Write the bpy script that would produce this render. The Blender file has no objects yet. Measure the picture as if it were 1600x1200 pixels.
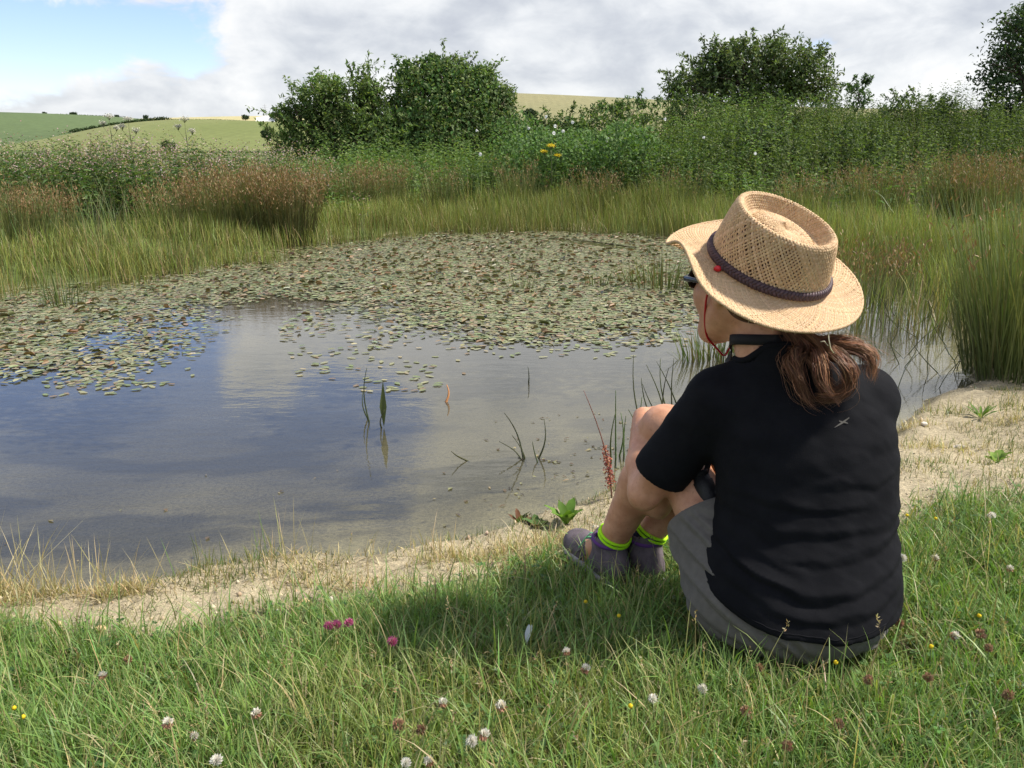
import bpy, math, random
import numpy as np
R = math.radians
rng = np.random.default_rng(7)
random.seed(7)

# ------------------------------------------------------------------ camera
CAMZ, PITCH, FPX = 1.13, R(15.4), 1340.0
sc = bpy.context.scene
cd = bpy.data.cameras.new('camera'); cam = bpy.data.objects.new('camera', cd)
sc.collection.objects.link(cam); sc.camera = cam
cam.location = (0, 0, CAMZ); cam.rotation_euler = (R(90) - PITCH, 0, 0)
cd.sensor_width = 36.0; cd.lens = 36.0 * FPX / 1600.0
cd.clip_start = 0.05; cd.clip_end = 20000
CP, SP = math.cos(PITCH), math.sin(PITCH)

def ray(px, py):
    x, y = (px - 800) / FPX, (600 - py) / FPX
    return np.array([x, CP + y * SP, -SP + y * CP])
def at_z(px, py, z=0.0):
    d = ray(px, py); t = (z - CAMZ) / d[2]
    return np.array([d[0] * t, d[1] * t, z])
def at_y(px, py, Y):
    d = ray(px, py); t = Y / d[1]
    return np.array([d[0] * t, Y, CAMZ + d[2] * t])
def dirn(px, py, mirror=False):
    d = ray(px, py); d = d / np.linalg.norm(d)
    return (d[0], d[1], -d[2] if mirror else d[2])

# ------------------------------------------------------------------ sky, sun, exposure
SUN = np.array([0.60, 0.05, 0.79]); SUN /= np.linalg.norm(SUN)
w = bpy.data.worlds.new('World'); sc.world = w; w.use_nodes = True
nt = w.node_tree; nt.nodes.clear()
class NB:
    def __init__(s, t): s.t = t; s.L = t.links
    def n(s, typ, **k):
        o = s.t.nodes.new(typ)
        for a, b in k.items(): setattr(o, a, b)
        return o
    def set(s, sock, v):
        if hasattr(v, 'links') or isinstance(v, bpy.types.NodeSocket): s.L.new(v, sock)
        else: sock.default_value = v
    def m(s, op, a, b=0.0, c=None, clamp=False):
        o = s.n('ShaderNodeMath', operation=op, use_clamp=clamp)
        s.set(o.inputs[0], a); s.set(o.inputs[1], b)
        if c is not None: s.set(o.inputs[2], c)
        return o.outputs[0]
    def vm(s, op, a, b=(0, 0, 0)):
        o = s.n('ShaderNodeVectorMath', operation=op)
        s.set(o.inputs[0], a); s.set(o.inputs[1], b)
        return o.outputs['Value'] if op == 'DOT_PRODUCT' else o.outputs[0]
    def noise(s, vec, scale, detail=5, rough=.55, dist=0.0, out=0):
        o = s.n('ShaderNodeTexNoise'); o.inputs['Scale'].default_value = scale
        o.inputs['Detail'].default_value = detail; o.inputs['Roughness'].default_value = rough
        o.inputs['Distortion'].default_value = dist
        if vec is not None: s.L.new(vec, o.inputs['Vector'])
        return o.outputs[out]
    def ss(s, v, a, b, lo=0.0, hi=1.0):
        o = s.n('ShaderNodeMapRange', interpolation_type='SMOOTHSTEP')
        s.set(o.inputs[0], v); s.set(o.inputs[1], a); s.set(o.inputs[2], b); s.set(o.inputs[3], lo); s.set(o.inputs[4], hi)
        return o.outputs[0]
    def mix(s, f, a, b, typ='MIX'):
        o = s.n('ShaderNodeMix', data_type='RGBA', blend_type=typ)
        s.set(o.inputs[0], f); s.set(o.inputs[6], a); s.set(o.inputs[7], b)
        return o.outputs[2]
    def ramp(s, v, stops):
        o = s.n('ShaderNodeValToRGB'); s.set(o.inputs[0], v); e = o.color_ramp.elements
        while len(e) < len(stops): e.new(0.5)
        for q, (p, c) in zip(e, stops): q.position = p; q.color = (*c, 1) if len(c) == 3 else c
        return o.outputs[0]

b = NB(nt)
sky = b.n('ShaderNodeTexSky', sky_type='NISHITA', sun_disc=False)
sky.sun_elevation = math.asin(SUN[2]); sky.sun_rotation = math.atan2(SUN[0], SUN[1])
sky.air_density = 1.0; sky.dust_density = 0.0; sky.ozone_density = 3.0
tc = b.n('ShaderNodeTexCoord').outputs['Generated']
vec = b.vm('MULTIPLY', tc, (1, 1, 1.9))
n1 = b.noise(b.vm('ADD', vec, (3.1, 0.4, 1.7)), 3.6, 9, .56, .3)
n2 = b.noise(b.vm('ADD', vec, (7.7, 2.2, 0.3)), 4.6, 6, .52, .5)
n3 = b.noise(b.vm('ADD', vec, (1.7, 5.2, 4.3)), 13.0, 8, .58, .35)
cov = b.m('MULTIPLY_ADD', b.m('SUBTRACT', n1, .5), 1.15, .535)
cov = b.m('MULTIPLY_ADD', b.m('SUBTRACT', n3, .5), .75, cov)
# openings and banks in the cloud deck (direction, width, amount)
marks = [(dirn(x_, y_), .034, -.27) for x_, y_ in [(-60, 62), (20, 56), (95, 66), (165, 50), (260, 55), (330, 70)]] + [
         (dirn(225, 112), .024, .20), (dirn(20, 140), .05, .14), (dirn(130, 145), .05, .16), (dirn(330, 160), .08, .12), (dirn(0, 0), .024, .34), (dirn(70, -2), .024, .34), (dirn(140, 0), .024, .34), (dirn(210, -2), .024, .34), (dirn(280, 0), .024, .30), (dirn(340, -30), .03, .2),
         (dirn(700, 60), .16, .10), (dirn(1150, 60), .22, .10), (dirn(1500, 60), .16, .08),
         (dirn(0, 690, 1), .12, -.42), (dirn(200, 690, 1), .08, -.34), (dirn(330, 490, 1), .05, -.22), (dirn(40, 575, 1), .09, -.38), (dirn(190, 560, 1), .05, -.2), (dirn(420, 760, 1), .08, -.26), (dirn(150, 840, 1), .10, -.16),
         (dirn(510, 660, 1), .045, -.32), (dirn(610, 665, 1), .045, -.28), (dirn(315, 590, 1), .034, .24), (dirn(380, 588, 1), .036, .28), (dirn(440, 592, 1), .034, .22),
         (dirn(640, 545, 1), .09, .20), (dirn(900, 620, 1), .15, .16), (dirn(870, 720, 1), .035, -.20), (dirn(1430, 500, 1), .15, .14)]
for d, sg, amt in marks:
    g = b.m('EXPONENT', b.m('MULTIPLY', b.m('SUBTRACT', b.vm('DOT_PRODUCT', tc, d), 1.0), 1.0 / sg ** 2))
    cov = b.m('MULTIPLY_ADD', g, amt, cov)
alpha = b.ss(cov, .40, .58, 0.0, .96)
lum = b.m('ADD', b.m('MULTIPLY', n2, .70), b.m('MULTIPLY', n3, .38))
ccol = b.ramp(lum, [(.34, (.50, .53, .60)), (.45, (.66, .69, .735)), (.54, (.84, .86, .88)), (.63, (1.0, 1.0, .99))])
bgs = b.n('ShaderNodeBackground'); b.L.new(b.mix(1.0, sky.outputs[0], (.97, .92, 1.08, 1), 'MULTIPLY'), bgs.inputs[0]); bgs.inputs[1].default_value = 0.10
bgc = b.n('ShaderNodeBackground'); b.L.new(ccol, bgc.inputs[0]); bgc.inputs[1].default_value = 0.57
mx = b.n('ShaderNodeMixShader'); b.L.new(alpha, mx.inputs[0]); b.L.new(bgs.outputs[0], mx.inputs[1]); b.L.new(bgc.outputs[0], mx.inputs[2])
b.L.new(mx.outputs[0], b.n('ShaderNodeOutputWorld').inputs[0])

sd = bpy.data.lights.new('sun', 'SUN'); sd.energy = 4.0; sd.angle = R(5.0); sd.color = (1, .93, .82)
so = bpy.data.objects.new('sun', sd); sc.collection.objects.link(so)
from mathutils import Vector, Matrix
so.rotation_euler = Vector(SUN).to_track_quat('Z', 'Y').to_euler(); so.location = (8, -2, 12)
vs = sc.view_settings; vs.view_transform = 'Standard'; vs.look = 'None'; vs.exposure = 0.88; vs.gamma = 1.0
cy = sc.cycles
cy.use_denoising = True; cy.max_bounces = 8; cy.diffuse_bounces = 3; cy.glossy_bounces = 3; cy.transmission_bounces = 4
cy.transparent_max_bounces = 12; cy.caustics_reflective = False; cy.caustics_refractive = False

# ------------------------------------------------------------------ helpers
def empty(name, loc=(0, 0, 0), label=None, cat=None, group=None):
    o = bpy.data.objects.new(name, None); sc.collection.objects.link(o); o.location = loc
    o.empty_display_size = .1
    tag(o, label, cat, group); return o
def tag(o, label=None, cat=None, group=None, kind=None):
    if label: o['label'] = label
    if cat: o['category'] = cat
    if group: o['group'] = group
    if kind: o['kind'] = kind
    return o
def mesh(name, V, faces, col=None, smooth=False, mat=None, uv=None):
    """faces: list of int arrays (n,3) / (n,4)"""
    V = np.asarray(V, np.float32).reshape(-1, 3)
    fs = [np.asarray(f, np.int32) for f in faces if len(f)]
    me = bpy.data.meshes.new(name)
    nl = sum(f.size for f in fs); nf = sum(len(f) for f in fs)
    me.vertices.add(len(V)); me.vertices.foreach_set('co', V.ravel())
    me.loops.add(nl); li = np.concatenate([f.ravel() for f in fs])
    me.loops.foreach_set('vertex_index', li)
    tot = np.concatenate([np.full(len(f), f.shape[1], np.int32) for f in fs])
    st = np.concatenate([[0], np.cumsum(tot)[:-1]]).astype(np.int32)
    me.polygons.add(nf); me.polygons.foreach_set('loop_start', st); me.polygons.foreach_set('loop_total', tot)
    if smooth: me.polygons.foreach_set('use_smooth', np.ones(nf, bool))
    if col is not None:
        c = np.ones((len(V), 4), np.float32); c[:, :3] = np.clip(col, 0, 1)
        a = me.color_attributes.new('Col', 'FLOAT_COLOR', 'POINT'); a.data.foreach_set('color', c.ravel())
    if uv is not None:
        l = me.uv_layers.new(name='UVMap'); l.data.foreach_set('uv', np.asarray(uv, np.float32)[li].ravel())
    me.update(calc_edges=True); me.validate()
    if mat: me.materials.append(mat)
    return me
def obj(name, me, parent=None, loc=None, kind=None):
    o = bpy.data.objects.new(name, me); sc.collection.objects.link(o)
    if parent is not None: o.parent = parent
    if loc is not None: o.location = loc
    if kind: o['kind'] = kind
    return o
class G:
    """collects geometry"""
    def __init__(s): s.V = []; s.T = []; s.Q = []; s.C = []; s.k = 0
    def add(s, V, tris=None, quads=None, col=None):
        V = np.asarray(V, float).reshape(-1, 3)
        if tris is not None and len(tris): s.T.append(np.asarray(tris) + s.k)
        if quads is not None and len(quads): s.Q.append(np.asarray(quads) + s.k)
        c = np.broadcast_to(np.asarray(col if col is not None else (.5, .5, .5), float), (len(V), 3))
        s.V.append(V); s.C.append(c); s.k += len(V); return s
    def mesh(s, name, mat, smooth=False, origin=None):
        V = np.concatenate(s.V)
        if origin is not None: V = V - np.asarray(origin)
        F = []
        if s.T: F.append(np.concatenate(s.T))
        if s.Q: F.append(np.concatenate(s.Q))
        return mesh(name, V, F, np.concatenate(s.C), smooth, mat)
def nrm(v): return v / np.maximum(np.linalg.norm(v, axis=-1, keepdims=True), 1e-9)
def sstep(a, b_, x):
    t = np.clip((x - a) / (b_ - a), 0, 1); return t * t * (3 - 2 * t)
def jit(c, n, amt=.15, r=rng):
    c = np.broadcast_to(np.asarray(c, float), (n, 3))
    return c * (1 + r.normal(0, amt, (n, 1))) * (1 + r.normal(0, amt * .35, (n, 3)))
def pick(cols, n, p=None, amt=.15, r=rng):
    cols = np.asarray(cols, float); return jit(cols[r.choice(len(cols), n, p=p)], n, amt, r)

def blades(g, P, head, lean, L, W, curve, c0, c1, S=3, twist=None, power=1.6):
    """curved tapering grass blades"""
    N = len(P); P = np.asarray(P, float)
    A = lambda v: np.broadcast_to(np.asarray(v, float), (N,))
    head, lean, L, W, curve = map(A, (head, lean, L, W, curve))
    h = np.stack([np.cos(head), np.sin(head), 0 * head], 1)
    tw = head + math.pi / 2 + (A(twist) if twist is not None else rng.uniform(-.9, .9, N))
    sd_ = np.stack([np.cos(tw), np.sin(tw), 0 * tw], 1)
    pts = [P]; cur = P.copy()
    for i in range(S):
        a = lean + curve * ((i + .5) / S) ** 1.3
        cur = cur + (h * np.sin(a)[:, None] + np.array([0, 0, 1.0]) * np.cos(a)[:, None]) * (L / S)[:, None]
        pts.append(cur)
    V = np.zeros((N, 2 * S + 1, 3)); C = np.zeros((N, 2 * S + 1, 3))
    c0 = np.broadcast_to(c0, (N, 3)); c1 = np.broadcast_to(c1, (N, 3))
    for i in range(S):
        s = i / S; ww = W * (1 - s ** power) * .5
        V[:, 2 * i] = pts[i] - sd_ * ww[:, None]; V[:, 2 * i + 1] = pts[i] + sd_ * ww[:, None]
        C[:, 2 * i] = C[:, 2 * i + 1] = c0 * (1 - s) + c1 * s
    V[:, 2 * S] = pts[S]; C[:, 2 * S] = c1
    base = (np.arange(N) * (2 * S + 1))[:, None]
    Q = [base + np.array([[2 * i, 2 * i + 1, 2 * i + 3, 2 * i + 2]]) for i in range(S - 1)]
    T = base + np.array([[2 * S - 2, 2 * S - 1, 2 * S]])
    g.add(V.reshape(-1, 3), T, np.concatenate(Q) if Q else None, C.reshape(-1, 3))
    return np.array(pts[-1])

def leaves(g, P, D, Nn, L, W, col, fold=.12, droop=.1, c2=None, lo=False):
    """rhombic folded leaves: base, left, tip, right (+ midrib)"""
    P = np.asarray(P, float); N = len(P); D = nrm(np.asarray(D, float)); Nn = np.asarray(Nn, float)
    Sd = nrm(np.cross(D, Nn)); Nn = np.cross(Sd, D)
    L = np.broadcast_to(np.asarray(L, float), (N,))[:, None]; W = np.broadcast_to(np.asarray(W, float), (N,))[:, None]
    m = P + D * L * .45
    if lo or N > 2000:
        V = np.stack([P, m - Sd * W * .5 + Nn * W * fold, P + D * L - Nn * L * droop, m + Sd * W * .5 + Nn * W * fold], 1); base = (np.arange(N) * 4)[:, None]
        g.add(V.reshape(-1, 3), np.concatenate([base + np.array([[0, 2, 1]]), base + np.array([[0, 3, 2]])]), None, np.repeat(np.broadcast_to(col, (N, 3)), 4, 0)); return
    V = np.stack([P, m - Sd * W * .5 + Nn * W * fold, m - Nn * W * fold * .5, m + Sd * W * .5 + Nn * W * fold, P + D * L - Nn * L * droop], 1)
    base = (np.arange(N) * 5)[:, None]
    T = np.concatenate([base + np.array([[0, 2, 1]]), base + np.array([[0, 3, 2]]), base + np.array([[1, 2, 4]]), base + np.array([[2, 3, 4]])])
    col = np.broadcast_to(col, (N, 3)); C = np.repeat(col[:, None], 5, 1).copy()
    if c2 is not None: C[:, 4] = np.broadcast_to(c2, (N, 3))
    g.add(V.reshape(-1, 3), T, None, C.reshape(-1, 3))

def tube(g, pts, rad, sides=5, col=(.3, .3, .3), cap=True):
    pts = np.asarray(pts, float); n = len(pts); rad = np.broadcast_to(np.asarray(rad, float), (n,))
    tn = nrm(np.gradient(pts, axis=0)); ref = np.array([0, 0, 1.0]) if abs(tn[0][2]) < .9 else np.array([1.0, 0, 0])
    u = nrm(np.cross(ref, tn[0])); U = []
    for i in range(n):
        u = u - tn[i] * np.dot(u, tn[i]); u = u / np.linalg.norm(u); U.append(u)
    U = np.array(U); Wv = np.cross(tn, U); an = np.arange(sides) * 2 * math.pi / sides
    V = pts[:, None] + (U[:, None] * np.cos(an)[None, :, None] + Wv[:, None] * np.sin(an)[None, :, None]) * rad[:, None, None]
    i, j = np.meshgrid(np.arange(n - 1), np.arange(sides), indexing='ij'); j2 = (j + 1) % sides
    Q = np.stack([i * sides + j, i * sides + j2, (i + 1) * sides + j2, (i + 1) * sides + j], -1).reshape(-1, 4)
    T = []
    VV = V.reshape(-1, 3)
    if cap:
        VV = np.concatenate([VV, pts[:1], pts[-1:]]); a, z = n * sides, n * sides + 1
        T = [[a, (k + 1) % sides, k] for k in range(sides)] + [[z, (n - 1) * sides + k, (n - 1) * sides + (k + 1) % sides] for k in range(sides)]
    c = np.asarray(col, float)
    if c.ndim == 2:
        c = np.repeat(c, sides, 0)
        if cap: c = np.concatenate([c, c[:1], c[-1:]])
    g.add(VV, T if cap else None, Q, c)

def ellipsoid(g, c, r, col, seg=12, rings=8, M=None, nz=0.0):
    th = np.linspace(0, math.pi, rings + 1); ph = np.arange(seg) * 2 * math.pi / seg
    V = np.stack([np.sin(th)[:, None] * np.cos(ph), np.sin(th)[:, None] * np.sin(ph), np.cos(th)[:, None] + 0 * ph], -1).reshape(-1, 3)
    if nz: V = V * (1 + nz * rng.normal(0, 1, (len(V), 1)))
    V = V * np.asarray(r)
    if M is not None: V = V @ np.asarray(M).T
    i, j = np.meshgrid(np.arange(rings), np.arange(seg), indexing='ij'); j2 = (j + 1) % seg
    Q = np.stack([i * seg + j, (i + 1) * seg + j, (i + 1) * seg + j2, i * seg + j2], -1).reshape(-1, 4)
    g.add(V + np.asarray(c), None, Q, col)

# smooth value noise
_T = rng.random((64, 64))
def vnoise(x, y, f=1.0, ox=0.0):
    x = np.asarray(x) * f + ox + 100; y = np.asarray(y) * f + ox * .7 + 100
    xi = np.floor(x).astype(int); yi = np.floor(y).astype(int); fx = x - xi; fy = y - yi
    fx = fx * fx * (3 - 2 * fx); fy = fy * fy * (3 - 2 * fy)
    q = lambda a, c: _T[a % 64, c % 64]
    return (q(xi, yi) * (1 - fx) + q(xi + 1, yi) * fx) * (1 - fy) + (q(xi, yi + 1) * (1 - fx) + q(xi + 1, yi + 1) * fx) * fy
def fbm(x, y, f=1.0, o=4, ox=0.0):
    s = 0; a = .5
    for k in range(o): s = s + a * vnoise(x, y, f * 2 ** k, ox + 13.7 * k); a *= .5
    return s / (1 - .5 ** o)

# ------------------------------------------------------------------ materials
def newmat(name):
    m = bpy.data.materials.new(name); m.use_nodes = True; m.node_tree.nodes.clear(); return m, NB(m.node_tree)
def principled(b, col, rough=.6, spec=.5, **k):
    p = b.n('ShaderNodeBsdfPrincipled'); b.set(p.inputs['Base Color'], col if not isinstance(col, tuple) else (*col[:3], 1))
    b.set(p.inputs['Roughness'], rough); p.inputs['Specular IOR Level'].default_value = spec
    for a, v in k.items(): b.set(p.inputs[a.replace('_', ' ')], v)
    return p
def out(b, sh): b.L.new(sh, b.n('ShaderNodeOutputMaterial').inputs[0])
def leafmat(name, rough=.5, trans=.28, spec=.4, tint=(1.25, 1.35, .55)):
    m, b = newmat(name); a = b.n('ShaderNodeAttribute', attribute_name='Col').outputs[0]
    p = principled(b, a, rough, spec)
    t = b.n('ShaderNodeBsdfTranslucent'); b.L.new(b.mix(1.0, a, (*tint, 1), 'MULTIPLY'), t.inputs[0])
    x = b.n('ShaderNodeMixShader'); x.inputs[0].default_value = trans
    b.L.new(p.outputs[0], x.inputs[1]); b.L.new(t.outputs[0], x.inputs[2]); out(b, x.outputs[0]); return m
def simplemat(name, col, rough=.6, spec=.4, bump=None, var=0.0, vs_=40.0, **k):
    m, b = newmat(name); tcn = b.n('ShaderNodeTexCoord').outputs['Object']; c = (*col, 1)
    if var: c = b.mix(b.ss(b.noise(tcn, vs_, 5), .3, .7), (*[v * (1 - var) for v in col], 1), (*[min(1, v * (1 + var)) for v in col], 1))
    p = principled(b, c, rough, spec, **k)
    if bump:
        bn = b.n('ShaderNodeBump'); bn.inputs['Strength'].default_value = bump[1]; bn.inputs['Distance'].default_value = .004
        b.L.new(b.noise(tcn, bump[0], 4), bn.inputs['Height']); b.L.new(bn.outputs[0], p.inputs['Normal'])
    out(b, p.outputs[0]); return m
def vcolmat(name, rough=.7, spec=.3, bump=None, **k):
    m, b = newmat(name); a = b.n('ShaderNodeAttribute', attribute_name='Col').outputs[0]
    p = principled(b, a, rough, spec, **k)
    if bump:
        bn = b.n('ShaderNodeBump'); bn.inputs['Strength'].default_value = bump[1]; bn.inputs['Distance'].default_value = .003
        b.L.new(b.noise(b.n('ShaderNodeTexCoord').outputs['Object'], bump[0], 4), bn.inputs['Height']); b.L.new(bn.outputs[0], p.inputs['Normal'])
    out(b, p.outputs[0]); return m
M_grass = leafmat('grass_blades', .45, .30, .35)
M_leaf = leafmat('leaves', .6, .34, .16)
M_reed = leafmat('reeds', .5, .2, .35)
M_pad = leafmat('floating_leaves', .42, .08, .4)
M_petal = leafmat('petals', .7, .3, .2, (1, 1, 1))
M_wood = vcolmat('bark', .85, .2, (60, .6))
# ------------------------------------------------------------------ terrain
SHORE = np.array([at_z(*p)[:2] for p in [(-420, 985), (-200, 945), (0, 928), (100, 934), (210, 922), (330, 893), (450, 880), (600, 868), (700, 852), (780, 832),
    (850, 803), (900, 792), (940, 780), (1010, 748), (1100, 722), (1200, 705), (1300, 700), (1392, 692), (1408, 655), (1440, 628), (1500, 612), (1532, 600),
    (1528, 540), (1514, 480), (1500, 430), (1380, 413), (1250, 400), (1120, 375), (1000, 361), (850, 358), (700, 360), (560, 373), (420, 388), (330, 413),
    (220, 430), (120, 444), (0, 456), (-300, 500), (-650, 600), (-800, 800)]])
def polysdf(poly, x, y):
    x = np.asarray(x, float); y = np.asarray(y, float); sh = x.shape; x = x.ravel(); y = y.ravel()
    d = np.full(x.shape, 1e9); ins = np.zeros(x.shape, bool); n = len(poly)
    for i in range(n):
        a, c = poly[i], poly[(i + 1) % n]; e = c - a
        t = np.clip(((x - a[0]) * e[0] + (y - a[1]) * e[1]) / (e @ e), 0, 1)
        d = np.minimum(d, (x - a[0] - t * e[0]) ** 2 + (y - a[1] - t * e[1]) ** 2)
        cr = (a[1] > y) != (c[1] > y)
        with np.errstate(divide='ignore', invalid='ignore'):
            ins ^= cr & (x < (c[0] - a[0]) * (y - a[1]) / (c[1] - a[1] + 1e-12) + a[0])
    d = np.sqrt(d); return np.where(ins, -d, d).reshape(sh)
def shore(x, y):
    wob = (fbm(x, y, 3.0, 3) - .5) * .16 * sstep(20, 6, y)
    return polysdf(SHORE, x, y) + wob
def bankz(x, y):
    k = sstep(-.5, 5.5, x - (y - 14) * .12)
    return (1.05 * sstep(13.0, 19.5, y) + .55 * sstep(17, 30, y)) * k + .12 * sstep(12, 16, y)
def height(x, y, s=None):
    x = np.asarray(x, float); y = np.asarray(y, float)
    if s is None: s = shore(x, y)
    near = sstep(7.0, 5.0, y)
    zn = .004 + .05 * sstep(0, .10, s) + .14 * sstep(.1, 1.5, s) + .045 * np.clip(s - 1.5, 0, 6)
    zn = zn + (fbm(x, y, 9.0, 5, 5) - .5) * .055 * sstep(0, .12, s) + (fbm(x, y, 1.3, 2, 9) - .5) * .05 * sstep(.1, .6, s) + np.abs(fbm(x, y, 26.0, 2, 15) - .5) * .022 * sstep(.02, .1, s)
    zf = .004 + .10 * sstep(0, 1.2, s) + (fbm(x, y, .8, 3, 3) - .5) * .10 * sstep(.2, 2, s) + bankz(x, y)
    far = np.hypot(x, y); zf = zf * sstep(120, 45, far) + .1 * sstep(45, 120, far)
    land = zn * near + zf * (1 - near)
    bed = -(.012 + .42 * (1 - np.exp(np.minimum(s, 0) / 1.5))) + (fbm(x, y, 4, 3, 2) - .5) * .03 * sstep(0, -.3, s)
    return np.where(s > 0, land, bed)
def lines(lo, hi, step, far, grow=1.13):
    a = list(np.arange(lo, hi, step)); d = step
    while a[-1] < far: d *= grow; a.append(a[-1] + d)
    d = step
    while a[0] > -far: d *= grow; a.insert(0, a[0] - d)
    return np.array(a)
gx = lines(-2.2, 3.2, .042, 9000, 1.12); gy = lines(1.2, 4.4, .042, 9000, 1.12)
X, Y = np.meshgrid(gx, gy, indexing='ij'); Sg = shore(X, Y); Z = height(X, Y, Sg)
nx, ny = X.shape
i, j = np.meshgrid(np.arange(nx - 1), np.arange(ny - 1), indexing='ij')
Q = np.stack([i * ny + j, (i + 1) * ny + j, (i + 1) * ny + j + 1, i * ny + j + 1], -1).reshape(-1, 4)
# colour of the bare surface: soil by the water, dark earth under turf, mud bed with weed patches
def lawn_thr(x): return np.interp(x, [-1.6, -1.1, -.7, 0, .12, .45, .9, 1.5, 2.6], [.22, .24, .36, .36, .37, .40, .76, 1.02, .98])
soil = np.array([.42, .36, .245]); turf = np.array([.10, .115, .042]); mead = np.array([.10, .13, .04]); mud = np.array([.48, .42, .27]); weed = np.array([.045, .05, .05])
nz = fbm(X, Y, 2.2, 4, 31)[..., None]; nz2 = fbm(X, Y, 11, 3, 17)[..., None]
lk = sstep(-.10, .14, Sg - lawn_thr(X) + (nz[..., 0] - .5) * .35)[..., None]
colr = soil * (.78 + .44 * nz2) * (1 - lk) + turf * (.7 + .6 * nz) * lk
fark = sstep(5, 8, Y)[..., None]; colr = colr * (1 - fark) + mead * (.7 + .6 * nz) * fark
wet = sstep(.14, .01, Sg + (nz2[..., 0] - .5) * .12)[..., None] * (1 - fark); colr = colr * (1 - wet) + mud * .50 * wet
pk = sstep(.47, .60, fbm(X * .8, Y * 1.6, 2.2, 4, 77))[..., None] * sstep(-.15, -.5, Sg)[..., None]
colr = np.where(Sg[..., None] < 0, mud * (.55 + .9 * nz) * (1 - pk * .55) + weed * pk * .55, colr)
m, b = newmat('ground_soil'); tcn = b.n('ShaderNodeTexCoord').outputs['Object']
a = b.n('ShaderNodeAttribute', attribute_name='Col').outputs[0]
f1 = b.noise(tcn, 60, 6, .65); f2 = b.noise(tcn, 9, 4)
cc = b.mix(1.0, a, b.ramp(f1, [(.25, (.55, .53, .5)), (.5, (.95, .95, .95)), (.75, (1.25, 1.22, 1.18))]), 'MULTIPLY')
vor = b.n('ShaderNodeTexVoronoi', feature='DISTANCE_TO_EDGE'); vor.inputs['Scale'].default_value = 14
b.L.new(b.vm('ADD', tcn, b.vm('SCALE', b.noise(tcn, 20, 3, out=1))), vor.inputs['Vector'])
crack = b.ss(vor.outputs[0], .0, .03)
cc = b.mix(1.0, cc, b.ramp(crack, [(0, (.50, .47, .44)), (1, (1, 1, 1))]), 'MULTIPLY')
p = principled(b, cc, .93, .15); bn = b.n('ShaderNodeBump'); bn.inputs['Strength'].default_value = .9; bn.inputs['Distance'].default_value = .012
b.L.new(b.m('ADD', f1, b.m('MULTIPLY', crack, .35)), bn.inputs['Height']); b.L.new(bn.outputs[0], p.inputs['Normal']); out(b, p.outputs[0])
obj('ground', mesh('ground', np.stack([X, Y, Z], -1), [Q], colr.reshape(-1, 3), True, m), kind='structure')

# water
m, b = newmat('pond_water'); tcn = b.n('ShaderNodeTexCoord').outputs['Object']
tr = b.n('ShaderNodeBsdfTransparent'); tr.inputs[0].default_value = (.80, .82, .76, 1)
df = b.n('ShaderNodeBsdfDiffuse'); df.inputs[0].default_value = (.06, .058, .042, 1)
mu = b.n('ShaderNodeMixShader'); b.L.new(b.n('ShaderNodeAttribute', attribute_name='Col').outputs['Fac'], mu.inputs[0]); b.L.new(tr.outputs[0], mu.inputs[1]); b.L.new(df.outputs[0], mu.inputs[2])
gl = b.n('ShaderNodeBsdfGlossy'); gl.inputs['Roughness'].default_value = .035; gl.inputs[0].default_value = (1, 1, 1, 1)
bn = b.n('ShaderNodeBump'); bn.inputs['Strength'].default_value = .22; bn.inputs['Distance'].default_value = .006
b.L.new(b.m('ADD', b.noise(b.vm('MULTIPLY', tcn, (1, 2.2, 1)), 5, 3), b.m('MULTIPLY', b.noise(b.vm('MULTIPLY', tcn, (1, 1.8, 1)), 24, 2), .18)), bn.inputs['Height'])
b.L.new(bn.outputs[0], gl.inputs['Normal'])
fr = b.n('ShaderNodeFresnel'); fr.inputs[0].default_value = 1.52; b.L.new(bn.outputs[0], fr.inputs['Normal'])
mw = b.n('ShaderNodeMixShader'); b.L.new(b.m('MULTIPLY', fr.outputs[0], 1.0, clamp=True), mw.inputs[0]); b.L.new(mu.outputs[0], mw.inputs[1]); b.L.new(gl.outputs[0], mw.inputs[2]); out(b, mw.outputs[0])
wx = np.linspace(-14, 8, 133); wy = np.linspace(1.2, 14, 79); WX, WY = np.meshgrid(wx, wy, indexing='ij')
i, j = np.meshgrid(np.arange(132), np.arange(78), indexing='ij')
Q = np.stack([i * 79 + j, (i + 1) * 79 + j, (i + 1) * 79 + j + 1, i * 79 + j + 1], -1).reshape(-1, 4)
murk = .04 + .80 * (1 - np.exp(-np.clip(-height(WX, WY), 0, 2) * 3.4))     # the deeper, the cloudier
obj('pond_water', mesh('pond_water', np.stack([WX, WY, 0 * WX], -1), [Q], np.repeat(murk.reshape(-1, 1), 3, 1), True, m), kind='structure')

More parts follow.
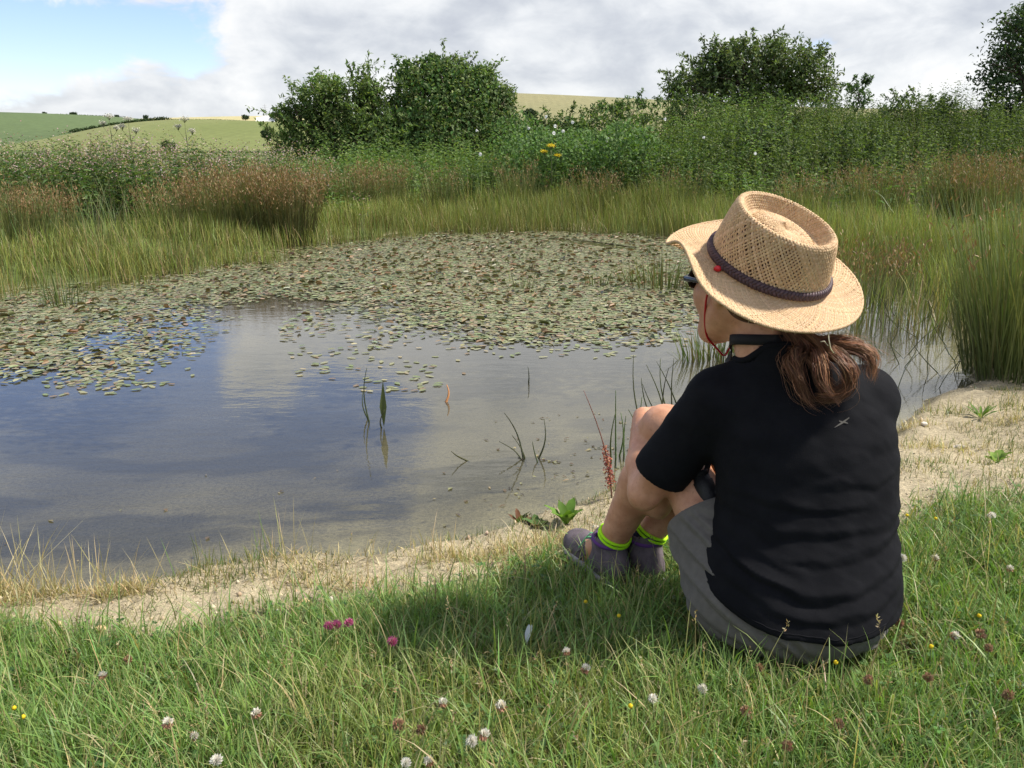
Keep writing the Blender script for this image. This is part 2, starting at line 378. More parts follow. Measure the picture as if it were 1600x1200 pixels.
# ------------------------------------------------------------------ far hills
def hillmat(name, c1, c2, sc_=.01, c3=None):
    m, b = newmat(name); t = b.n('ShaderNodeTexCoord').outputs['Object']
    n = b.noise(b.vm('MULTIPLY', t, (1, .35, 1)), sc_, 5); c = b.mix(b.ss(n, .38, .62), (*c1, 1), (*c2, 1))
    st = b.n('ShaderNodeTexWave'); st.inputs['Scale'].default_value = .06; st.inputs['Distortion'].default_value = 1.5; b.L.new(t, st.inputs['Vector'])
    c = b.mix(b.m('MULTIPLY', st.outputs['Fac'], .10), c, (*[v * .6 for v in c1], 1))
    c = b.mix(1.0, c, b.ramp(b.noise(t, .25, 4), [(.3, (.85, .85, .85)), (.7, (1.12, 1.12, 1.12))]), 'MULTIPLY')
    p = principled(b, c, .95, .1); out(b, p.outputs[0]); return m
def hill(name, D, D0, crest, mat, back=500):
    px = np.linspace(crest[0][0], crest[-1][0], 90)
    cp = np.interp(px, [c[0] for c in crest], [c[1] for c in crest])
    k = np.ones(9) / 9; cp = np.convolve(np.pad(cp, 4, 'edge'), k, 'valid')
    V = []
    for a_, c_ in zip(px, cp):
        top = at_y(a_, c_, D); dx = top[0] / D
        for t in np.linspace(0, 1, 14):
            yy = D0 + (D - D0) * t; prof = math.sin(t * math.pi / 2) ** 1.15
            V.append((dx * yy, yy, -2 + (top[2] + 2) * prof))
        V.append((dx * (D + back * .5), D + back * .5, top[2] * .93)); V.append((dx * (D + back), D + back, top[2] * .6))
    nC = 16; i, j = np.meshgrid(np.arange(89), np.arange(nC - 1), indexing='ij')
    Q = np.stack([i * nC + j, (i + 1) * nC + j, (i + 1) * nC + j + 1, i * nC + j + 1], -1).reshape(-1, 4)
    return obj(name, mesh(name, V, [Q], None, True, mat), kind='structure')
hill('chalk_ridge', 1900, 1300, [(-900, 196), (150, 190), (240, 184), (300, 183), (360, 185), (392, 181), (440, 180), (620, 186), (900, 195)], hillmat('stubble', (.42, .37, .20), (.34, .33, .17), .004))
hill('green_hill', 1000, 500, [(-1200, 168), (-300, 173), (0, 177), (120, 181), (200, 185), (260, 190), (330, 200), (420, 215), (600, 232)], hillmat('crop_green', (.07, .095, .047), (.10, .14, .06), .006))
hill('olive_hill', 640, 330, [(-300, 245), (60, 222), (110, 208), (170, 197), (240, 188), (330, 188), (430, 192), (600, 198), (800, 208), (1000, 225)], hillmat('pasture', (.145, .17, .06), (.18, .195, .08), .008))
hill('stubble_hill', 900, 420, [(560, 215), (640, 165), (720, 147), (800, 149), (945, 155), (1100, 163), (1300, 172), (1700, 176), (2600, 170)], hillmat('dry_pasture', (.23, .215, .115), (.195, .195, .10), .008))

def hedge(name, pts, D, hgt, label, dens=1.0, col=(.035, .06, .02)):
    """hedgerow that follows pixel points on a ridge at distance D: leafy clumps with a woody core"""
    g = G(); px = np.linspace(pts[0][0], pts[-1][0], int(160 * dens)); py = np.interp(px, [q[0] for q in pts], [q[1] for q in pts])
    ctr = np.array([at_y(a_, c_, D) for a_, c_ in zip(px, py)])
    hh = hgt * (.55 + .9 * fbm(ctr[:, 0], ctr[:, 1] * 0, .05, 3, 8))
    n = 14; P = np.repeat(ctr, n, 0); H = np.repeat(hh, n)
    P = P + np.stack([rng.normal(0, hgt * .6, len(P)), rng.normal(0, hgt * .5, len(P)), H * rng.uniform(-.2, .9, len(P))], 1)
    leaves(g, P, rng.normal(0, 1, (len(P), 3)), rng.normal(0, 1, (len(P), 3)) + [0, -.5, 1], hgt * .45, hgt * .4, jit(col, len(P), .25))
    o = obj(name, g.mesh(name, M_leaf, origin=ctr[len(ctr) // 2]), loc=ctr[len(ctr) // 2]); tag(o, label, 'hedge', 'far hedgerows'); return o
hedge('hedgerow', [(-60, 178), (120, 181), (200, 185)], 995, 2.0, 'thin dark hedge line along the top of the bright green hill')
hedge('hedgerow', [(110, 209), (170, 198), (240, 188), (262, 188)], 637, 2.2, 'dark hedge climbing between the green hill and the olive field')
hedge('hedgerow', [(262, 188), (330, 188), (430, 192)], 637, .9, 'low hedge along the crest of the olive field')
hedge('hedgerow', [(225, 247), (300, 248), (450, 251)], 190, 1.5, 'dark hedge at the foot of the olive field', 1.4)
hedge('hedgerow', [(790, 148.5), (870, 151.5), (950, 155)], 898, 1.3, 'thin dark hedge on the crest of the beige hill')
def far_tree(px, py, D, wd, ht, label):
    base = at_y(px, py, D); t = empty('far_tree', base, label, 'tree', 'small trees on the far hills')
    g = G(); tube(g, [(0, 0, -.5), (0, 0, ht * .3), (.1, 0, ht * .6)], [ht * .05, ht * .04, ht * .02], 5, (.08, .06, .04)); obj('trunk', g.mesh('trunk', M_wood), t)
    g = G(); n = 500; v = nrm(rng.normal(0, 1, (n, 3))) * rng.uniform(.5, 1, (n, 1)) ** .5
    v *= (1 + .3 * np.sin(v[:, :1] * 4 + px) * np.cos(v[:, 2:] * 5)); P = v * [wd / 2, wd / 2, ht * .42] + [0, 0, ht * .55]
    leaves(g, P, rng.normal(0, 1, (n, 3)), v + [0, 0, .4], wd * .16, wd * .12, jit((.035, .06, .025), n, .25)); obj('crown', g.mesh('crown', M_leaf), t, kind='stuff')
for px, py, D, wd, ht, lb in [(70, 180, 990, 5, 3.5, 'tiny dark tree on the skyline of the green hill'), (115, 181.5, 990, 8, 4, 'wide low tree on the skyline of the green hill, right of the first'),
        (183, 185, 990, 5, 4, 'small tree on the skyline near the hedge corner'), (228, 188.5, 640, 4, 4, 'round dark tree at the top corner of the olive field'),
        (384, 188, 1500, 12, 9, 'dark tree left of the white chalk patch'), (437, 183, 1500, 26, 7, 'dark trees right of the white chalk patch'),
        (418, 222, 300, 4.0, 5.0, 'round dark tree low in the olive field beside the elder bush'), (264, 237, 260, 4, 3, 'small dark bush at the foot of the olive field'),
        (828, 184, 420, 6, 4.0, 'small dark tree low on the beige hill')]:
    far_tree(px, py, D, wd, ht, lb)
# chalk patch
g = G(); c = [at_y(*q) for q in [(399, 191, 1480), (430, 192, 1480), (428, 184, 1500), (420, 181.5, 1510), (401, 183, 1505)]]
c = np.array(c); g.add(np.concatenate([c, c + [0, 14, -.5]]), None, [[0, 1, 6, 5], [1, 2, 7, 6], [2, 3, 8, 7], [3, 4, 9, 8], [4, 0, 5, 9]], (.8, .79, .74)); g.add(c, [[0, 1, 2], [0, 2, 3], [0, 3, 4]], None, (.8, .79, .74))
o = obj('chalk_pit', g.mesh('chalk_pit', vcolmat('chalk', .95, .1))); tag(o, 'bright white chalk face on the pale far ridge', 'chalk pit')
g = G(); base = at_y(415, 182, 1900)
for sx in (-1, 1): tube(g, [(sx * 2.2, 0, 0), (sx * .4, 0, 20), (0, 0, 26)], [.25, .2, .15], 4, (.35, .36, .38))
for zz, ww in [(14, 5), (18, 6.5), (22, 4.5)]: tube(g, [(-ww, 0, zz), (0, 0, zz + .8), (ww, 0, zz)], .18, 4, (.35, .36, .38))
o = obj('power_pylon', g.mesh('power_pylon', vcolmat('pylon_steel', .5, .5)), loc=base); tag(o, 'faint thin pylon on the far ridge left of the elder bush', 'pylon')

# ------------------------------------------------------------------ far bank vegetation (masses)
def sample(n, x0, x1, y0, y1, f):
    P = []; k = 0
    while k < n:
        x = rng.uniform(x0, x1, n * 2); y = rng.uniform(y0, y1, n * 2); p = f(x, y); q = rng.random(n * 2) < p
        P.append(np.stack([x[q], y[q]], 1)); k += q.sum()
    return np.concatenate(P)[:n]
def onland(P, dz=0.0): return np.column_stack([P, height(P[:, 0], P[:, 1]) + dz])

def stalks(g, P, H, K, LL, LW, cols, stemc, spread=1.0, top=0.0, head=None, updir=.25, z0=.12):
    """upright leafy plants: a stem and K leaves up its height"""
    N = len(P); hd = rng.uniform(0, 6.28, N); lean = rng.normal(.06, .06, N)
    sdn = np.stack([np.cos(hd), np.sin(hd)], 1)
    blades(g, P, hd, lean, H, .012, .05, stemc, stemc, S=2)
    u = np.tile(np.linspace(z0, 1, K), N) + rng.normal(0, .02, N * K)
    B = np.repeat(P, K, 0); HH = np.repeat(H, K)
    az = np.tile(np.arange(K) * 2.4, N) + np.repeat(hd, K) + rng.normal(0, .5, N * K)
    pos = B + np.column_stack([np.repeat(sdn, K, 0) * (np.sin(np.repeat(lean, K)) * u * HH)[:, None], u * HH])
    sz = np.clip(1.15 - .7 * u ** 3, .25, 1) * rng.uniform(.7, 1.25, N * K)
    D = np.column_stack([np.cos(az), np.sin(az), updir + rng.normal(0, .35, N * K)])
    leaves(g, pos, D, np.array([0, 0, 1.0]) + rng.normal(0, .3, (N * K, 3)), LL * sz, LW * sz, cols[rng.integers(0, len(cols), N * K)] * rng.uniform(.75, 1.3, (N * K, 1)) * np.repeat(rng.uniform(.7, 1.2, (N, 1)) * (.45 + 1.1 * fbm(P[:, 0], P[:, 1] + P[:, 2], .9, 3, 66))[:, None], K, 0), droop=.25)
    return P + np.column_stack([sdn * (np.sin(lean) * H)[:, None], H])

# sedge and horsetail fringe round the far margin
def ffringe(x, y):
    s = shore(x, y); far = (y > 5.2) | ((x > 2.75) & (y > 4.4))
    v = sstep(-.75, -.05, s + (fbm(x, y, 1.6, 3, 4) - .5) * 1.1) * sstep(2.4, 1.0, s) * far
    return v * (.25 + .75 * sstep(.3, .6, fbm(x, y, .9, 3, 21)))
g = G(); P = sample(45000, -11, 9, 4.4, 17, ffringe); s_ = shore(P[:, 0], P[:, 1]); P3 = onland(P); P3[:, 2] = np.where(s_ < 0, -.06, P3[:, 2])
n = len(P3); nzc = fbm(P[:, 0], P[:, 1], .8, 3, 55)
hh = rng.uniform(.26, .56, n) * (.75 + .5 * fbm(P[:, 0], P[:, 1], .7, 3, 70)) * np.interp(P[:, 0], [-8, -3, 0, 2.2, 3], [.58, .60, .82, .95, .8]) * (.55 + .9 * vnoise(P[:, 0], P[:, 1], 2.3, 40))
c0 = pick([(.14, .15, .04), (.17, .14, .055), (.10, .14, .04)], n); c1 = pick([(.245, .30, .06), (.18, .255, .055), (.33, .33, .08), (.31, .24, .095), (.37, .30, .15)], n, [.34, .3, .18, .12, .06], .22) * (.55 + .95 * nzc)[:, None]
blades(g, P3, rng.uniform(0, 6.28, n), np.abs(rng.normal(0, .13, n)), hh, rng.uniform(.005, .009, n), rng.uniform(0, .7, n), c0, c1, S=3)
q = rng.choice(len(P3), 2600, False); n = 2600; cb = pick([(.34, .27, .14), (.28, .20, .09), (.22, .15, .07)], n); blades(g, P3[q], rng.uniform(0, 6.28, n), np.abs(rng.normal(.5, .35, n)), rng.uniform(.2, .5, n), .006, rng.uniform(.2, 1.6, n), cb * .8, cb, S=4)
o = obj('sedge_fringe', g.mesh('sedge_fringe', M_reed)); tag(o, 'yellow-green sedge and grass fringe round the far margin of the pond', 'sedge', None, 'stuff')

# meadow grass and herbs between the fringe and the bushes
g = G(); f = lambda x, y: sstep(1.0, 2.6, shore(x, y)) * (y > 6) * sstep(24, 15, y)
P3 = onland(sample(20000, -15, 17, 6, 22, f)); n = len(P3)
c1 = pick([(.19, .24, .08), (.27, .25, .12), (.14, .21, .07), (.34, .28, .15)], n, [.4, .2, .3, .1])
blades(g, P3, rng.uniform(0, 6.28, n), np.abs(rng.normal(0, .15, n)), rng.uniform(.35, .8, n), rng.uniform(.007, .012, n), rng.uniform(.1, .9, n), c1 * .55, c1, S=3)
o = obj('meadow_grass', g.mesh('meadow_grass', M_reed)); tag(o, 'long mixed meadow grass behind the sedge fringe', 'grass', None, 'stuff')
g = G(); f = lambda x, y: sstep(1.8, 3.0, shore(x, y)) * (y > 8) * sstep(-5, -2.5, x) * sstep(6, 2.5, x + (fbm(x, y, .6, 2) - .5) * 3)
P3 = onland(sample(2100, -6, 6, 11, 21, f)); hgt = rng.uniform(.4, .85, len(P3)) * (.7 + .6 * fbm(P3[:, 0], P3[:, 1], .8, 2, 41)) * (1 + .45 * sstep(15, 19, P3[:, 1]))
stalks(g, P3, hgt, 22, .10, .042, np.array([(.10, .17, .06), (.13, .20, .07), (.08, .14, .05), (.17, .22, .09)]), (.08, .11, .04))
o = obj('meadow_herbs', g.mesh('meadow_herbs', M_leaf)); tag(o, 'mixed green herbs in front of the two bushes', 'herbs', None, 'stuff')
# nettles on the bank
def fnet(x, y):
    return sstep(13.2, 14.2, y + (fbm(x, y, .5, 2, 6) - .5) * 1.5) * sstep(23.5, 21, y) * sstep(1.2, 3.0, x - (y - 14) * .10)
g = G(); P3 = onland(sample(4300, 1, 21, 12.5, 23.5, fnet)); hgt = rng.uniform(.6, 1.05, len(P3)) * (.30 + 1.25 * fbm(P3[:, 0], P3[:, 1], .75, 3, 91))
stalks(g, P3, hgt, 30, .085, .038, np.array([(.07, .105, .038), (.085, .125, .043), (.055, .085, .032), (.12, .155, .058)]), (.07, .10, .04), updir=-.05)
o = obj('nettle_bank', g.mesh('nettle_bank', M_leaf)); tag(o, 'dense dark green nettles covering the raised bank on the right', 'nettles', None, 'stuff')
# climbing bindweed and bramble on the lower, left end of the bank
g = G(); n = 17000; P = sample(n, -.6, 4.2, 14.6, 18.0, lambda x, y: sstep(-.6, .4, x) * sstep(4.2, 2.8, x) * sstep(.35, .6, fbm(x, y, .7, 3, 12)))
P3 = onland(P); P3[:, 2] += rng.uniform(0, 1, n) ** .6 * (1.25 - .75 * sstep(1.5, 3.5, P[:, 0])) * (.45 + .9 * fbm(P[:, 0], P[:, 1], .9, 2, 50))
leaves(g, P3, rng.normal(0, 1, (n, 3)) + [0, -.3, -.2], rng.normal(0, .5, (n, 3)) + [0, -.5, 1], rng.uniform(.045, .085, n), rng.uniform(.035, .06, n), pick([(.07, .13, .04), (.10, .17, .05), (.12, .21, .06)], n))
o = obj('bindweed_tangle', g.mesh('bindweed_tangle', M_leaf)); tag(o, 'bright leafy bindweed and bramble tangle at the left end of the bank', 'bindweed', None, 'stuff')
# tall pinkish willowherb on the left
def fwil(x, y): return sstep(-1.9, -3.4, x + (fbm(x, y, .5, 2, 3) - .5) * 1.6) * sstep(11.0, 12.2, y + x * .08) * sstep(18, 15, y)
g = G(); P3 = onland(sample(2300, -16, -1.5, 8.5, 18, fwil)); N = len(P3); hgt = rng.uniform(.7, 1.15, N) * (.72 + .5 * fbm(P3[:, 0], P3[:, 1], .6, 2, 14)) * sstep(-1.5, -6.5, P3[:, 0]) ** .35
tops = stalks(g, P3, hgt, 24, .11, .035, np.array([(.075, .13, .05), (.10, .16, .06), (.065, .115, .045), (.14, .18, .08)]), (.12, .10, .06), updir=.4)
k = 18; T = np.repeat(tops, k, 0) + rng.normal(0, 1, (N * k, 3)) * [.05, .05, .09] - [0, 0, .06]
q = rng.random(N * k) < np.repeat(sstep(.45, .6, fbm(P3[:, 0], P3[:, 1], .5, 2, 33)), k) * .9 + .15
T = T[q]; leaves(g, T, rng.normal(0, 1, (len(T), 3)), rng.normal(0, 1, (len(T), 3)) + [0, -.3, .8], .030, .024, pick([(.40, .27, .28), (.36, .29, .22), (.32, .28, .18), (.46, .36, .36)], len(T)))
o = obj('willowherb_stand', g.mesh('willowherb_stand', M_leaf)); tag(o, 'tall stand of pink-topped willowherb on the left bank', 'willowherb', None, 'stuff')
# ------------------------------------------------------------------ bushes and trees
def bush(name, label, base, blobs, nleaf, LL, LW, cols, sprays=0, spl=.8, trunk=.07, cat='bush', group=None, ivy=None):
    """blobs: (dx,dy,dz,rx,ry,rz) relative to base"""
    t = empty(name, base, label, cat, group); bl = np.array(blobs, float); g = G()
    wc = np.array([.11, .085, .06])
    for q in bl:
        mid = q[:3] * [.35, .35, .5] + rng.normal(0, .06, 3)
        pts = np.array([[rng.normal(0, trunk), rng.normal(0, trunk), -.15], mid * .55, mid, q[:3] * [.8, .8, .95], q[:3] + [0, 0, q[5] * .4]])
        tube(g, pts, trunk * np.array([1, .8, .6, .4, .15]), 6, wc)
        for _ in range(9):
            v = nrm(rng.normal(0, 1, 3) + [0, 0, .3]); e = q[:3] + v * q[3:] * .92; s = q[:3] * [.6, .6, .8]
            tube(g, [s, (s + e) / 2 + rng.normal(0, .08, 3), e], trunk * np.array([.35, .2, .06]), 4, wc)
    obj('trunk', g.mesh('trunk', M_wood), t)
    g = G(); vol = bl[:, 3] * bl[:, 4] * bl[:, 5]; w_ = vol ** .67; idx = rng.choice(len(bl), nleaf, p=w_ / w_.sum())
    v = nrm(rng.normal(0, 1, (nleaf, 3))); rad = 1 - np.abs(rng.normal(0, .22, nleaf)); B = bl[idx]
    lump = 1 + .30 * np.sin(v[:, 0] * 7 + idx) * np.sin(v[:, 2] * 6 + idx * 2) * np.cos(v[:, 1] * 5) + .16 * np.sin(v[:, 0] * 17 + v[:, 2] * 13 + idx)
    P = B[:, :3] + v * B[:, 3:] * (rad * lump)[:, None]
    clump = fbm(P[:, 0] + base[0], P[:, 2] * 1.1 + P[:, 1], 2.6, 3, 19)     # gaps between the leaf clumps
    keep = (clump > .44) | (rng.random(nleaf) < .22); keep &= P[:, 2] > -.1
    P, v = P[keep], v[keep]; n = len(P)
    leaves(g, P, rng.normal(0, .8, (n, 3)) + v * .6 + [0, 0, -.25], v * .7 + rng.normal(0, .55, (n, 3)) + [0, 0, .45], LL * rng.uniform(.6, 1.3, n), LW * rng.uniform(.7, 1.2, n), pick(cols, n, None, .2) * (.6 + .8 * fbm(P[:, 0] + base[0], P[:, 2] + P[:, 1] * .5, 1.3, 2, 7))[:, None], droop=.2)
    for _ in range(sprays):     # shoots that stick out of the crown, with paired leaves
        q = bl[rng.choice(len(bl), p=w_ / w_.sum())]; v = nrm(rng.normal(0, 1, 3) * [1, .7, 1] + [0, 0, .9]); s = q[:3] + v * q[3:] * .8
        h = rng.uniform(.5, 1.1) * spl; d = nrm(v * [.8, .8, .6] + [0, 0, .9] + rng.normal(0, .2, 3)); bend = np.array([v[0] * .5 + rng.normal(0, .2), v[1] * .5, -.35])
        u = np.linspace(0, 1, 9)[:, None]; pts = s + d * h * u + bend * h * u ** 2 * .55
        tube(g, pts, np.linspace(.008, .002, 9), 3, (.07, .09, .03), cap=False)
        k = 5; pp = np.repeat(pts[1:], k, 0) + rng.normal(0, .02, (8 * k, 3)); n = len(pp)
        leaves(g, pp, rng.normal(0, 1, (n, 3)) + d * .6, rng.normal(0, .5, (n, 3)) + [0, -.2, 1], LL * 1.1 * rng.uniform(.6, 1.2, n), LW * rng.uniform(.7, 1.1, n), pick(cols, n, None, .18), droop=.25)
    obj('crown', g.mesh('crown', M_leaf), t, kind='stuff')
    if ivy:
        g = G(); n = ivy[0]; v = nrm(rng.normal(0, 1, (n, 3)) + [0, -1.0, -.3]); B = bl[rng.choice(len(bl), n)]
        col_ = np.round(rng.uniform(-1, 1, n) * 5) / 5
        P = B[:, :3] + v * B[:, 3:] * 1.03; P[:, 0] = P[:, 0] * .9 + .1 * col_
        P[:, 2] = np.maximum(P[:, 2], 0); leaves(g, P, rng.normal(0, .5, (n, 3)) + [0, -.2, -.9], v + [0, -.6, .4], LL * 1.2, LW * 1.5, pick([(.07, .14, .035), (.06, .12, .03)], n)); obj('climbing_leaves', g.mesh('climbing_leaves', M_leaf), t, kind='stuff')
    return t
ELD = [(.10, .16, .05), (.13, .19, .06), (.075, .125, .04), (.17, .23, .08)]
B0 = at_y(528, 250, 21.5); B0[2] = height(B0[0], B0[1]) 
s_ = 21.0 / FPX     # metres per photo pixel there
def bb(px, py, r1, r2, base, D, dy=0.0):
    p = at_y(px, py, D + dy) - base; s = D * 1.0 / FPX; return (p[0], dy, p[2], r1 * s, (r1 + r2) * .5 * s, r2 * s)
bush('elder_bush', 'green elder bush with open upright shoots left of the rounder bush', B0,
     [bb(520, 205, 62, 48, B0, 21.5), bb(480, 200, 40, 40, B0, 21.5, .2), bb(545, 165, 42, 42, B0, 21.5), bb(505, 155, 34, 30, B0, 21.5, -.3), bb(590, 190, 36, 42, B0, 21.5, .4), bb(465, 165, 22, 18, B0, 21.5), bb(560, 232, 62, 32, B0, 21.5, -.5), bb(602, 216, 46, 38, B0, 21.5, -.4), bb(458, 228, 36, 20, B0, 21.5, -.3), bb(440, 175, 16, 10, B0, 21.5), bb(500, 128, 16, 14, B0, 21.5), bb(575, 140, 18, 16, B0, 21.5)],
     24000, .105, .048, ELD, 80, .8)
B1 = at_y(700, 245, 22.0); B1[2] = height(B1[0], B1[1])
bush('bramble_bush', 'large rounded dark bush overgrown with bramble left of the beige hill', B1,
     [bb(700, 175, 82, 70, B1, 22), bb(660, 150, 46, 44, B1, 22, -.2), bb(735, 145, 52, 40, B1, 22), bb(700, 125, 48, 30, B1, 22, .2), bb(765, 185, 40, 55, B1, 22), bb(640, 200, 50, 48, B1, 22, -.4), bb(710, 220, 90, 36, B1, 22, -.6), bb(795, 218, 44, 34, B1, 22, -.8), bb(622, 226, 46, 28, B1, 22, -.8), bb(628, 112, 16, 18, B1, 22), bb(785, 150, 20, 18, B1, 22), bb(675, 100, 20, 14, B1, 22), bb(760, 118, 18, 14, B1, 22)],
     36000, .095, .05, [(.105, .155, .055), (.13, .185, .065), (.075, .12, .045), (.17, .22, .085)], 60, .6, ivy=(2600,))
B2 = at_y(1175, 170, 34.0); B2[2] = height(B2[0], B2[1])
bush('ash_tree', 'broad dark green tree rising behind the nettle bank', B2,
     [bb(1160, 118, 66, 40, B2, 34), bb(1120, 112, 44, 30, B2, 34, .5), bb(1175, 92, 44, 30, B2, 34), bb(1232, 96, 40, 32, B2, 34, -.5), bb(1260, 120, 46, 34, B2, 34), bb(1075, 135, 34, 22, B2, 34), bb(1290, 140, 24, 20, B2, 34), bb(1150, 150, 110, 30, B2, 34, .8), bb(1130, 82, 28, 18, B2, 34, .3)],
     24000, .17, .075, [(.09, .13, .055), (.11, .15, .06), (.07, .105, .045), (.14, .18, .075)], 60, .8, .13, 'tree')
B3 = at_y(1640, 170, 20.0); B3[2] = height(B3[0], B3[1])
bush('hawthorn_tree', 'dark tree cut by the right edge of the picture', B3,
     [bb(1610, 60, 62, 46, B3, 20), bb(1580, 110, 48, 40, B3, 20, -.2), bb(1660, 50, 70, 50, B3, 20, .3), bb(1620, 150, 76, 60, B3, 20), bb(1680, 130, 80, 80, B3, 20), bb(1600, 35, 36, 24, B3, 20, .2), bb(1590, 190, 66, 46, B3, 20, -.4), bb(1585, 225, 60, 50, B3, 20, -.8), bb(1680, 200, 90, 60, B3, 20)],
     24000, .10, .05, [(.055, .09, .04), (.07, .11, .045), (.045, .075, .03)], 40, .5, .12, 'tree')
B4 = at_y(985, 175, 21.0); B4[2] = height(B4[0], B4[1])
bush('sapling', 'pale green sapling shoots at the left end of the bank crest', B4, [bb(990, 176, 28, 22, B4, 21), bb(955, 184, 24, 20, B4, 21), bb(1020, 180, 24, 18, B4, 21)], 1500, .09, .045, [(.09, .15, .05), (.08, .13, .045)], 16, .28, .03)
B5 = at_y(1345, 165, 21.0); B5[2] = height(B5[0], B5[1])
bush('sapling', 'small leafy shoot standing above the nettles right of the broad tree', B5, [bb(1342, 150, 16, 22, B5, 21)], 500, .09, .05, [(.07, .12, .045)], 10, .25, .03)

for px, py, D, r1, r2, lb in [(870, 205, 17.5, 46, 26, 'low leafy bramble mound under the beige hill'), (955, 198, 18.0, 50, 30, 'leafy bramble mound left of the ash tree foot'), (1085, 178, 20.5, 46, 24, 'bramble mound on the bank crest below the left of the broad tree'),
        (1255, 172, 20.5, 52, 24, 'bramble mound on the bank crest below the right of the broad tree'), (1430, 172, 20.0, 50, 22, 'bramble mound on the bank crest left of the dark edge tree'), (1180, 225, 16.5, 44, 26, 'bramble mound halfway down the nettle bank'), (1330, 235, 16.0, 40, 24, 'dark bramble mound low on the nettle bank above the hat')]:
    Bk = at_y(px, py + 25, D); Bk[2] = height(Bk[0], Bk[1]); bush('bramble_mound', lb, Bk, [bb(px, py, r1, r2, Bk, D), bb(px - r1 * .6, py + 8, r1 * .6, r2 * .7, Bk, D), bb(px + r1 * .6, py + 5, r1 * .55, r2 * .8, Bk, D)], 2600, .075, .045, [(.075, .12, .042), (.10, .15, .052), (.055, .09, .034), (.14, .19, .07)], 12, .35, .025, 'bush', 'bramble mounds on the bank')
# bindweed flowers, ragwort, hogweed
gpet = G()
an = np.arange(10) * 2 * math.pi / 10
for k in range(10):
    a0, a1 = an[k], an[(k + 1) % 10]
    ring = lambda r, z: [(r * math.cos(a0), z, r * math.sin(a0)), (r * math.cos(a1), z, r * math.sin(a1))]
    r0, r1, r2 = ring(.004, .05), ring(.014, .015), ring(.036, -.012)
    gpet.add(r0 + r1 + r2, None, [[0, 1, 3, 2], [2, 3, 5, 4]], (.82, .82, .80))
mfl = gpet.mesh('bindweed_flower', M_petal)
for px, py, Yy in [(853, 182, 16.6), (865, 208, 15.6), (895, 191, 16.5), (867, 197, 16.0), (949, 217, 15.5), (1039, 186, 17.5), (948, 220, 15.4), (880, 205, 15.8), (745, 204, 18), (1100, 215, 15.8), (1180, 240, 14.6), (826, 200, 16.4), (751, 241, 15.2)]:
    o = obj('bindweed_flower', mfl, loc=at_y(px, py, Yy - .55)); o.rotation_euler = (rng.normal(0, .3), 0, rng.normal(0, .5)); s = rng.uniform(.65, .95); o.scale = (s,) * 3
    o.location.z -= .0; tag(o, 'small white bindweed trumpet among the bank leaves', 'flower', 'white bindweed flowers on the bank')
def umbel_plant(name, label, px, py, Yy, col, r=.08, cat='plant', group=None):
    tp = at_y(px, py, Yy); z0 = float(height(tp[0], Yy)); t = empty(name, (tp[0], Yy, z0), label, cat, group); H = tp[2] - z0
    g = G(); tube(g, [(0, 0, -.05), (.02, 0, H * .5), (0, 0, H * .92)], [.009, .007, .005], 5, (.12, .13, .06)); obj('stem', g.mesh('stem', M_wood), t)
    for (ox, oz, rr) in [(0, 0, r), (-r * 1.6, -.10, r * .7), (r * 1.5, -.16, r * .6)]:
        g = G(); n = 14
        for q in range(n):
            a_ = q * 2.4; d = rr * math.sqrt((q + .5) / n); e = np.array([ox + d * math.cos(a_), d * math.sin(a_), H + oz + .02 - d * .25])
            tube(g, [(ox * .3, 0, H * .85 + oz * .4), (ox, 0, H + oz - .05), e], [.003, .002, .0015], 3, (.12, .13, .06), cap=False)
            P = e + rng.normal(0, .012, (8, 3)); leaves(g, P, rng.normal(0, 1, (8, 3)), rng.normal(0, .4, (8, 3)) + [0, 0, 1], .018, .016, jit(col, 8, .1))
        obj('umbel', g.mesh('umbel', M_petal), t, kind='stuff')
    g = G(); P = np.column_stack([np.zeros((10, 2)), np.linspace(.15, .7, 10) * H]); az = np.arange(10) * 2.4
    leaves(g, P, np.column_stack([np.cos(az), np.sin(az), .3 + 0 * az]), np.array([0, 0, 1.0]), .2, .09, jit((.07, .12, .04), 10)); obj('leaves', g.mesh('leaves', M_leaf), t)
for px, py, Yy, lb in [(170, 182, 13.0, 'hogweed with cream umbels standing highest above the willowherb'), (200, 186, 12.6, 'hogweed with cream umbels, leaning close to its taller neighbour'), (288, 186, 12.2, 'lone hogweed with cream umbels before the olive field')]:
    umbel_plant('hogweed', lb, px, py, Yy, (.60, .58, .48), .06, 'hogweed', 'hogweeds on the left bank')
umbel_plant('ragwort', 'yellow ragwort flowering in front of the bank', 861, 228, 14.6, (.75, .58, .03), .07, 'ragwort')

